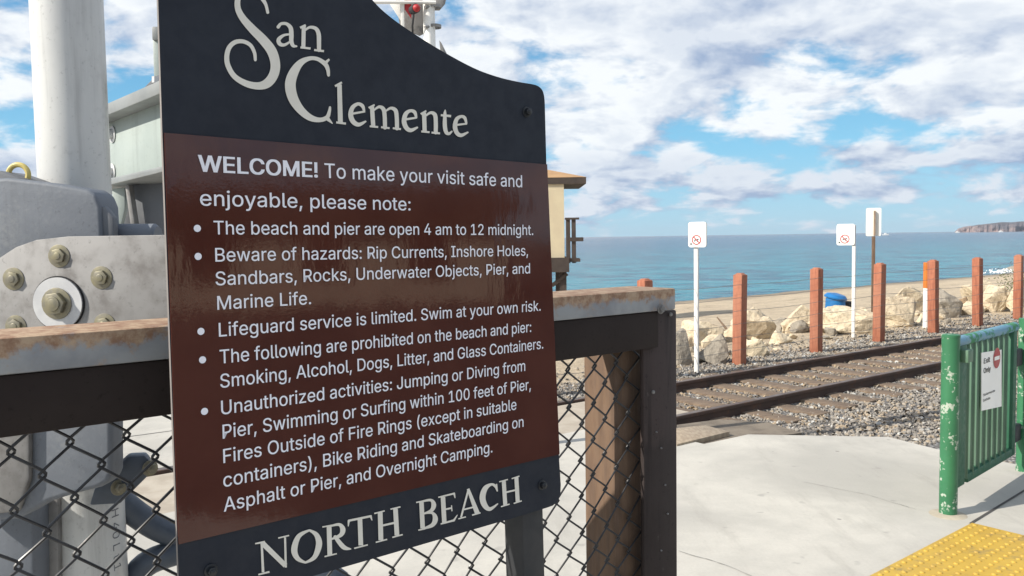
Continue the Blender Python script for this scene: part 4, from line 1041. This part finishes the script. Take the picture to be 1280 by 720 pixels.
# stencilled pipe marking, wrapped round the tube
vs, fs, w = text_mesh('H 40 L t 1'); k_ = .019 / CAPH
a0 = math.atan2(-mc.y, -mc.x) + .62
z0 = on_y(140, 632, MY).z
mb = MB(); mb.add([Vector((mc.x + (MR + .0006) * math.cos(a0 + (y * k_) / MR), mc.y + (MR + .0006) * math.sin(a0 + (y * k_) / MR), z0 - x * k_ * 1.15)) for x, y in vs], fs); mb.build('pipe_marking', 'casting_dark', mast)
def plate(px, Y, th, m, name, root, bevel=.004, yaw=0.0, piv=None, segs=2):
    """an outline in the photo cut from plate of thickness th at distance Y (turned by yaw about its pivot)"""
    n = Vector((math.sin(yaw), math.cos(yaw), 0)); p = on_y(piv or px[0][0], px[0][1], Y); d = n.dot(p - CO)
    mb = MB(); mb.prism([on_plane(x, y, n, d) for x, y in px], n * th); return mb.build(name, m, root, bevel=bevel, segs=segs), n, d
arm_px = [(-70, 400), (-62, 372), (-40, 345), (0, 322), (20, 309), (45, 300), (85, 295.5), (215, 293.5), (340, 293), (340, 480), (-70, 480)]
arm, an, ad = plate(arm_px, 1.52, .014, 'galv', 'arm_plate', cg, .0025, R(6), 100)
apt = lambda x, y: on_plane(x, y, an, ad)
for x, y in ((74, 320), (17, 348.5), (127, 347), (20, 408), (131, 406)):
    mb = MB(); mb.hexbolt(apt(x, y), -an, .0140, .0055, 1.5, random.uniform(0, 1)); mb.build('plate_bolt', 'yellowzinc', arm, bevel=.001)
mb = MB(); c = apt(74, 379); mb.lathe(c, [(.050, -.001), (.050, .0025), (.0, .0025)], -an, 40, False); mb.build('bearing_ring', 'hole', arm)
mb = MB(); mb.lathe(c - an * .0027, [(.0475, -.002), (.0475, .003), (.030, .003), (.030, .0036), (0, .0036)], -an, 40, False); dsc = mb.build('bearing_disc', 'disc', arm)
mb = MB(); mb.hexbolt(c - an * .0065, -an, .0215, .010, 1.35, .4); mb.tube([c - an * .010, c - an * .021], .0135, 20); mb.build('pivot_nut', 'yellowzinc', arm, bevel=.0015)
hs, hn, hd = plate([(-60, 226), (8, 222), (60, 228), (108, 236), (119, 243), (125, 258), (127, 296), (127, 330), (-60, 345)], 1.60, .07, 'casting', 'gate_mechanism', cg, .016, R(4), 60, 4)
mb = MB(); pts = [on_y(23, 217, 1.66) + Vector((math.sin(a) * .0195, 0, math.cos(a) * .0195 - .002)) for a in lin(-2.6, 2.6, 26)]; mb.tube(pts, .0052, 10); mb.tube([pts[0], pts[0] - UP * .02], .006, 8); mb.tube([pts[-1], pts[-1] - UP * .02], .006, 8); mb.build('lifting_eye', 'yellow', hs)
plate([(-60, 216), (-2, 213), (22, 221), (40, 228), (-60, 240)], 1.63, .1, 'casting_dark', 'housing_cover', hs, .006)
plate([(124, 258), (131, 258), (142, 272), (143, 310), (126, 310)], 1.60, .02, 'casting_dark', 'shaft_flange', cg, .004)
mb = MB(); mb.tube([on_y(140, 296, 1.66), on_y(194, 296, 1.66), on_y(198, 296, 1.66)], [.026, .026, .021], 28); mb.build('drive_shaft', 'casting', cg)
# lower casting, bracket and conduits below the rail
lo_, ln, ld = plate([(-60, 500), (139, 500), (139, 592), (135, 603), (124, 610), (92, 618), (60, 628), (35, 643), (20, 650), (-60, 655)], 1.58, .05, 'casting', 'lower_casting', cg, .010, R(4), 60, 3)
plate([(-60, 500), (36, 500), (36, 600), (22, 640), (-60, 650)], 1.565, .016, 'galv', 'casting_rib', lo_, .006, R(4), 60)
brk, bn, bd_ = plate([(112, 632), (118, 612), (150, 580), (160, 571), (181, 569.5), (187, 576), (188, 592), (150, 630)], 1.66, .035, 'conduit', 'clamp_bracket', cg, .004, R(-20), 150)
for x, y in ((151, 609), (190, 585)):
    mb = MB(); mb.hexbolt(on_plane(x - 3, y, bn, bd_), (Vector((.75, -.65, .05))), .0105, .014, 1.55); mb.build('bracket_bolt', 'yellowzinc', brk, bevel=.001)
plate([(-60, 640), (40, 630), (42, 760), (-60, 760)], 1.66, .08, 'casting', 'support_column', cg, .006)
plate([(42, 628), (72, 622), (73, 760), (44, 760)], 1.72, .03, 'galv', 'support_flange', cg, .003)
for px, r, l in ([[(146, 622), (170, 642), (200, 661), (240, 674), (320, 690), (420, 720)], .029, 'upper of two blue-grey conduits curving down behind the chain link'], [[(140, 770), (175, 712), (215, 692), (260, 684), (330, 690), (430, 740)], .029, 'lower of two blue-grey conduits rising behind the chain link']):
    pts = catmull([tuple(on_y(x, y, 1.84 + i * .02)) for i, (x, y) in enumerate(px)], 6)
    pts = [Vector(p) for p in pts]; pts.append(Vector((pts[-1].x + .05, pts[-1].y, 0.0))); mb = MB(); mb.tube(pts, r, 18); tag(mb.build('conduit', 'conduit', loc=pts[0]), l, 'conduit', 'conduits beside the crossing mast')
# counterweight beam behind the mast
def pp(x, y, Y): return on_y(x, y, Y)
Yl, Yr = 2.55, 2.05
def sloped(px, th, m, name, root, bevel=.003):
    """outline on the beam's own inclined vertical plane"""
    A_ = on_y(136, 200, Yl); B_ = on_y(206, 200, Yl - .30); d = (B_ - A_); d.z = 0; n = Vector((-d.y, d.x, 0)).normalized()
    if n.y < 0: n = -n
    dist = n.dot(A_ - CO); mb = MB(); mb.prism([on_plane(x, y, n, dist) for x, y in px], n * th); return mb.build(name, m, root, bevel=bevel), n, dist
web, wn, wd_ = sloped([(112, 163), (215, 123), (262, 104), (262, 200), (215, 211), (112, 234)], .012, 'palegreen', 'beam_web', cg)
wpt = lambda x, y, d=0.0: on_plane(x, y, wn, wd_) - wn * d
for nm, ps in (('upper_flange', [(112, 150), (215, 107), (262, 86), (262, 104.4), (215, 123.4), (112, 163.4)]), ('lower_flange', [(112, 234.4), (215, 211.4), (262, 200.4), (262, 207), (215, 219), (112, 243)])):
    mb = MB(); mb.prism([wpt(x, y, .05) for x, y in ps], wn * .11); mb.build(nm, 'steelgrey', cg, bevel=.003)
for x, y in ((141, 168), (141, 215)):
    mb = MB(); mb.hexbolt(wpt(x, y, .001), -wn, .016, .012, 1.6); mb.build('beam_bolt', 'disc', web, bevel=.001)
plate([(140, 236), (156, 234), (156, 262), (149, 290), (149, 320), (140, 320)], 2.45, .02, 'palegreen', 'hanger_plate', cg, .002)
plate([(156, 240), (162, 236), (172, 290), (172, 310), (150, 310), (150, 290)], 2.5, .02, 'casting_dark', 'gusset', cg, .002)
plate([(157, 232), (225, 224), (225, 330), (172, 330)], 2.42, .06, 'casting_dark', 'counterweight', cg, .004)
plate([(156, 232), (161, 231), (176, 330), (170, 330)], 2.38, .03, 'galv', 'counterweight_edge', cg, .002)
plate([(166, 124), (193, 96), (200, 92), (212, 92), (212, 108)], 2.45, .03, 'casting_dark', 'stay_plate', cg, .002)
plate([(190.5, 50), (200, 50), (203, 120), (193, 120)], 2.5, .04, 'palegreen', 'upright', cg, .003)
plate([(189.5, 33), (200, 33), (200, 50), (190, 50)], 2.49, .05, 'steelgrey', 'upright_cap', cg, .003)
mb = MB(); mb.tube([on_y(195, 96, 2.44), on_y(195, 104, 2.44)], .012, 8); mb.build('pin', 'disc', cg)

# ------------------------------------------------------------------ far crossing signal above the sign
Y2 = 6.5; k = Y2 / F; g = on_y(543, 300, Y2); g.z = -.1
cs = thing('crossing_signal', g, 'white railway signal mast with red lamp showing above the sign', 'crossing signal')
mb = MB(); top = on_y(542.5, -90, Y2); mb.tube([g, Vector((g.x, g.y, 2)), Vector((g.x - .01, g.y, top.z))], 7.3 * k, 24); mb.build('mast', 'white', cs)
for y in (8, 33):
    mb = MB(); c = on_y(543.5, y, Y2); mb.lathe(c - UP * .012, [(7.4 * k, 0), (8.1 * k, 0), (8.1 * k, .022), (7.4 * k, .022)], UP, 24); mb.tube([c, on_y(531, y + 1, Y2 - .06)], .012, 8); mb.build('clamp', 'galv', cs)
mb = MB(); mb.tube([on_y(455, 2.5, Y2 - .1), on_y(545, 3, Y2 - .05)], 2.2 * k, 10); mb.build('cross_arm', 'white', cs)
sp_ = lambda px, Y, th, m, n, r_=cs: plate(px, Y, th, m, n, r_, .002)[0]
sp_([(484, -70), (530, -70), (536, 38), (524, 44), (500, 34)], Y2 + .12, .03, 'galv', 'backing_panel')
sp_([(486, 3), (500, 3), (501, 26)], Y2 + .02, .02, 'white', 'gusset')
sp_([(500.5, -60), (505, -60), (505.5, 60), (501, 60)], Y2 - .06, .04, 'white', 'arm_edge')
sp_([(505, -60), (514, -60), (514, 23), (505.5, 11)], Y2 - .05, .02, 'red', 'red_stripe')
sp_([(541, -5), (558, -5), (556, 4), (549, 12), (541, 12)], Y2 + .1, .03, 'galv', 'bracket')
sp_([(549, 50), (552, 54), (561, 72), (551, 72)], Y2 + .1, .03, 'galv', 'stay')
mb = MB(); c = on_y(519, 11, Y2 - .1); mb.lathe(c, [(0, -.06), (5.2 * k, -.05), (5.6 * k, .0), (5.4 * k, .02), (0, .02)], Vector((.6, -1, 0)), 20); lb = mb.build('lamp_body', 'dark', cs)
mb = MB(); mb.lathe(c + Vector((.6, -1, 0)).normalized() * .018, [(4.8 * k, 0), (4.2 * k, .02), (2 * k, .035), (0, .038)], Vector((.6, -1, 0)), 20); mb.build('red_lens', 'red', lb)
mb = MB(); mb.tube([on_y(516, 14, Y2 - .08), on_y(517, 20, Y2 - .08), on_y(515.5, 32, Y2 - .05), on_y(516, 44, Y2)], .008, 6); mb.build('cable', 'dark', cs)

# ------------------------------------------------------------------ green exit gate
gb = on_z(1185, 643); Yg = gb.y; k = Yg / F
gg = thing('exit_gate', gb, 'green metal swing gate with an exit only sign beside yellow paving', 'gate')
PRr = 10.6 * k; ptop = on_y(1184, 419, Yg).z
mb = MB(); mb.tube([gb - UP * .05, gb + UP * ptop * .5, Vector((gb.x, gb.y, ptop))], PRr, 32); hp = mb.build('hinge_post', 'green', gg)
mb = MB(); mb.lathe(Vector((gb.x, gb.y, ptop)), [(PRr * 1.03, -.012), (PRr * 1.03, .002), (PRr * .9, .006), (0, .008)], UP, 32); mb.build('post_cap', 'green', hp)
mb = MB(); mb.lathe(gb, [(PRr * 2.1, 0.0), (PRr * 1.7, .005), (PRr, .011)], UP, 24); mb.build('base_grout', 'grout', gg)
# panel plane: hinges at the post, swings away to the right
q0 = on_y(1198, 500, Yg); d1 = 1.155 * Yg; q1 = on_y(1271, 500, d1); gd = (q1 - q0); gd.z = 0; gl = gd.length; gd.normalize(); gn = Vector((-gd.y, gd.x, 0))
gdist = gn.dot(q0 - CO); gpt = lambda x, y, d=0.0: on_plane(x, y, gn, gdist + d)
zt_ = (gpt(1200, 422).z + gpt(1268, 406).z) / 2; zb_ = (gpt(1200, 611).z + gpt(1268, 570).z) / 2; GL = gl + .02
gq = lambda t, d, z: q0 * 1 + gd * t + gn * d + UP * (z - q0.z)
axg = (gd, gn, UP)
mb = MB(); mb.tube([gq(.0, .03, zt_ - .028), gq(GL, .03, zt_ - .028)], .033, 20); mb.build('top_rail', 'bluefade', gg)
mb = MB(); mb.box(gq(.075, .03, (zt_ + zb_) / 2 - .02), (.145, .05, zt_ - zb_ - .05), axg); mb.build('hinge_stile', 'greendark', gg, bevel=.006)
mb = MB(); mb.box(gq(GL - .05, .03, (zt_ + zb_) / 2 - .02), (.07, .05, zt_ - zb_ - .05), axg); mb.build('end_stile', 'greendark', gg, bevel=.006)
mb = MB(); mb.box(gq(GL / 2 + .065, .03, zb_ + .03), (GL - .27 + .0, .05, .055), axg); mb.build('bottom_rail', 'greendark', gg, bevel=.006)
t0_ = .215; n_s = 8
for i in range(n_s):
    t = t0_ + i * (GL - .15 - t0_) / (n_s - .6)
    a = Matrix.Rotation(R(38), 3, 'Z'); mb = MB(); mb.box(gq(t, .03, (zt_ + zb_) / 2 - .008), (.078, .012, zt_ - zb_ - .075), (a @ gd, a @ gn, UP)); mb.build('slat', 'greenflat', gg, bevel=.002)
mb = MB(); mb.box(gq(.045, -.025, gpt(1206, 443).z), (.085, .05, .075), axg); mb.build('latch_box', 'greenflat', gg, bevel=.004)
# far post of the gate
p2 = q0 + gd * (GL + .17); mb = MB(); z2 = on_y(1278, 398, p2.y).z; mb.tube([Vector((p2.x, p2.y, -.02)), Vector((p2.x, p2.y, z2))], .05, 24)
p2o = tag(mb.build('gate_post', 'green', loc=(p2.x, p2.y, 0)), 'green round post at the far end of the exit gate', 'post')
for z in (gpt(1268, 450).z, gpt(1268, 545).z):
    mb = MB(); mb.box(gq(GL + .05, .03, z), (.13, .05, .12), axg); mb.build('hinge', 'dark', gg, bevel=.008)
# exit only sign plate
s00, s10, s11, s01 = (1227, 513.5), (1252, 508), (1252, 437), (1227, 441)
SO = -.022
mb = MB(); mb.prism([gpt(x, y, SO) for x, y in (s00, s10, s11, s01)], gn * .004); es = mb.build('exit_notice', 'signwhite', gg)
es['label'] = 'white exit only notice'
gx = lambda u, v, d=SO: gpt(1227, 477.3, d) + gd * (u * (gd.dot(gpt(1252, 472.5, d) - gpt(1227, 477.3, d)))) + UP * (v * (gpt(1227, 441, d).z - gpt(1227, 513.5, d).z))
Wn = gd.dot(gpt(1252, 472.5, SO) - gpt(1227, 477.3, SO)); Hn = gpt(1227, 441, SO).z - gpt(1227, 513.5, SO).z
mb = MB(); put_text(mb, 'Exit', gx(.08, .30), gd, UP, .30 * Wn, .085 * Hn, -gn, .002, .04); put_text(mb, 'Only', gx(.08, .135), gd, UP, .34 * Wn, .085 * Hn, -gn, .002, .04)
put_text(mb, 'Solamente', gx(.08, -.26), gd, UP, .58 * Wn, .042 * Hn, -gn, .002, .03); put_text(mb, 'Salida', gx(.08, -.355), gd, UP, .34 * Wn, .042 * Hn, -gn, .002, .03)
mb.build('notice_lettering', 'black', es)
mb = MB(); disc(mb, gx(.72, .325), gd, UP, .175 * Wn, -gn, .002, 32); mb.build('no_entry_disc', 'red', es)
mb = MB(); c = gx(.72, .325); mb.add([c + gd * (a * .13 * Wn) + UP * (b * .032 * Wn) - gn * .003 for a, b in ((-1, -1), (1, -1), (1, 1), (-1, 1))], [[0, 1, 2, 3]]); mb.build('no_entry_bar', 'signwhite', es)

# ------------------------------------------------------------------ what the glossy panel mirrors: a low tan building inland
bo = Vector((19, -7, 0)); bd1 = Vector((.35, .94, 0)).normalized(); bn1 = Vector((.94, -.35, 0)).normalized()
sb = thing('station_building', bo, 'low tan building inland, seen only as a reflection in the brown panel', 'building')
mb = MB(); mb.box(bo + bn1 * 3 + UP * 1.2, (12, 6, 2.4), (bd1, bn1, UP)); mb.build('wall', 'tan_wall', sb)
mb = MB(); mb.prism([bo + bd1 * s_ + bn1 * d_ + UP * z_ for s_, d_, z_ in ((-6.6, -.8, 2.4), (-6.6, 6.8, 2.4), (-6.6, 3, 3.3))], bd1 * 13.2); mb.build('roof', 'darkwood', sb)
for s_ in (-4.4, -1.6, 1.2, 4.0):
    mb = MB(); mb.box(bo + bd1 * s_ - bn1 * .02 + UP * 1.35, (1.1, .08, 1.3), (bd1, bn1, UP)); mb.build('window', 'window', sb)

HZ = 0.00006
mb = MB(); mb.box((0, 2300, 24), (9000, 6600, 60))
hz_m = bpy.data.materials.new('sea_haze'); hz_m.use_nodes = True; nt = hz_m.node_tree; nt.nodes.remove(nt.nodes['Principled BSDF'])
pv = nt.nodes.new('ShaderNodeVolumePrincipled'); pv.inputs['Color'].default_value = (.80, .88, 1.0, 1); pv.inputs['Density'].default_value = HZ; pv.inputs['Anisotropy'].default_value = 0.2
nt.links.new(pv.outputs[0], nt.nodes['Material Output'].inputs['Volume'])
if USE_HAZE: tag(mb.build('haze', hz_m, loc=(0, 2300, 24)), kind='stuff')

for o in bpy.data.objects:
    if '_base' in o: del o['_base']
print('objects', len(bpy.data.objects))
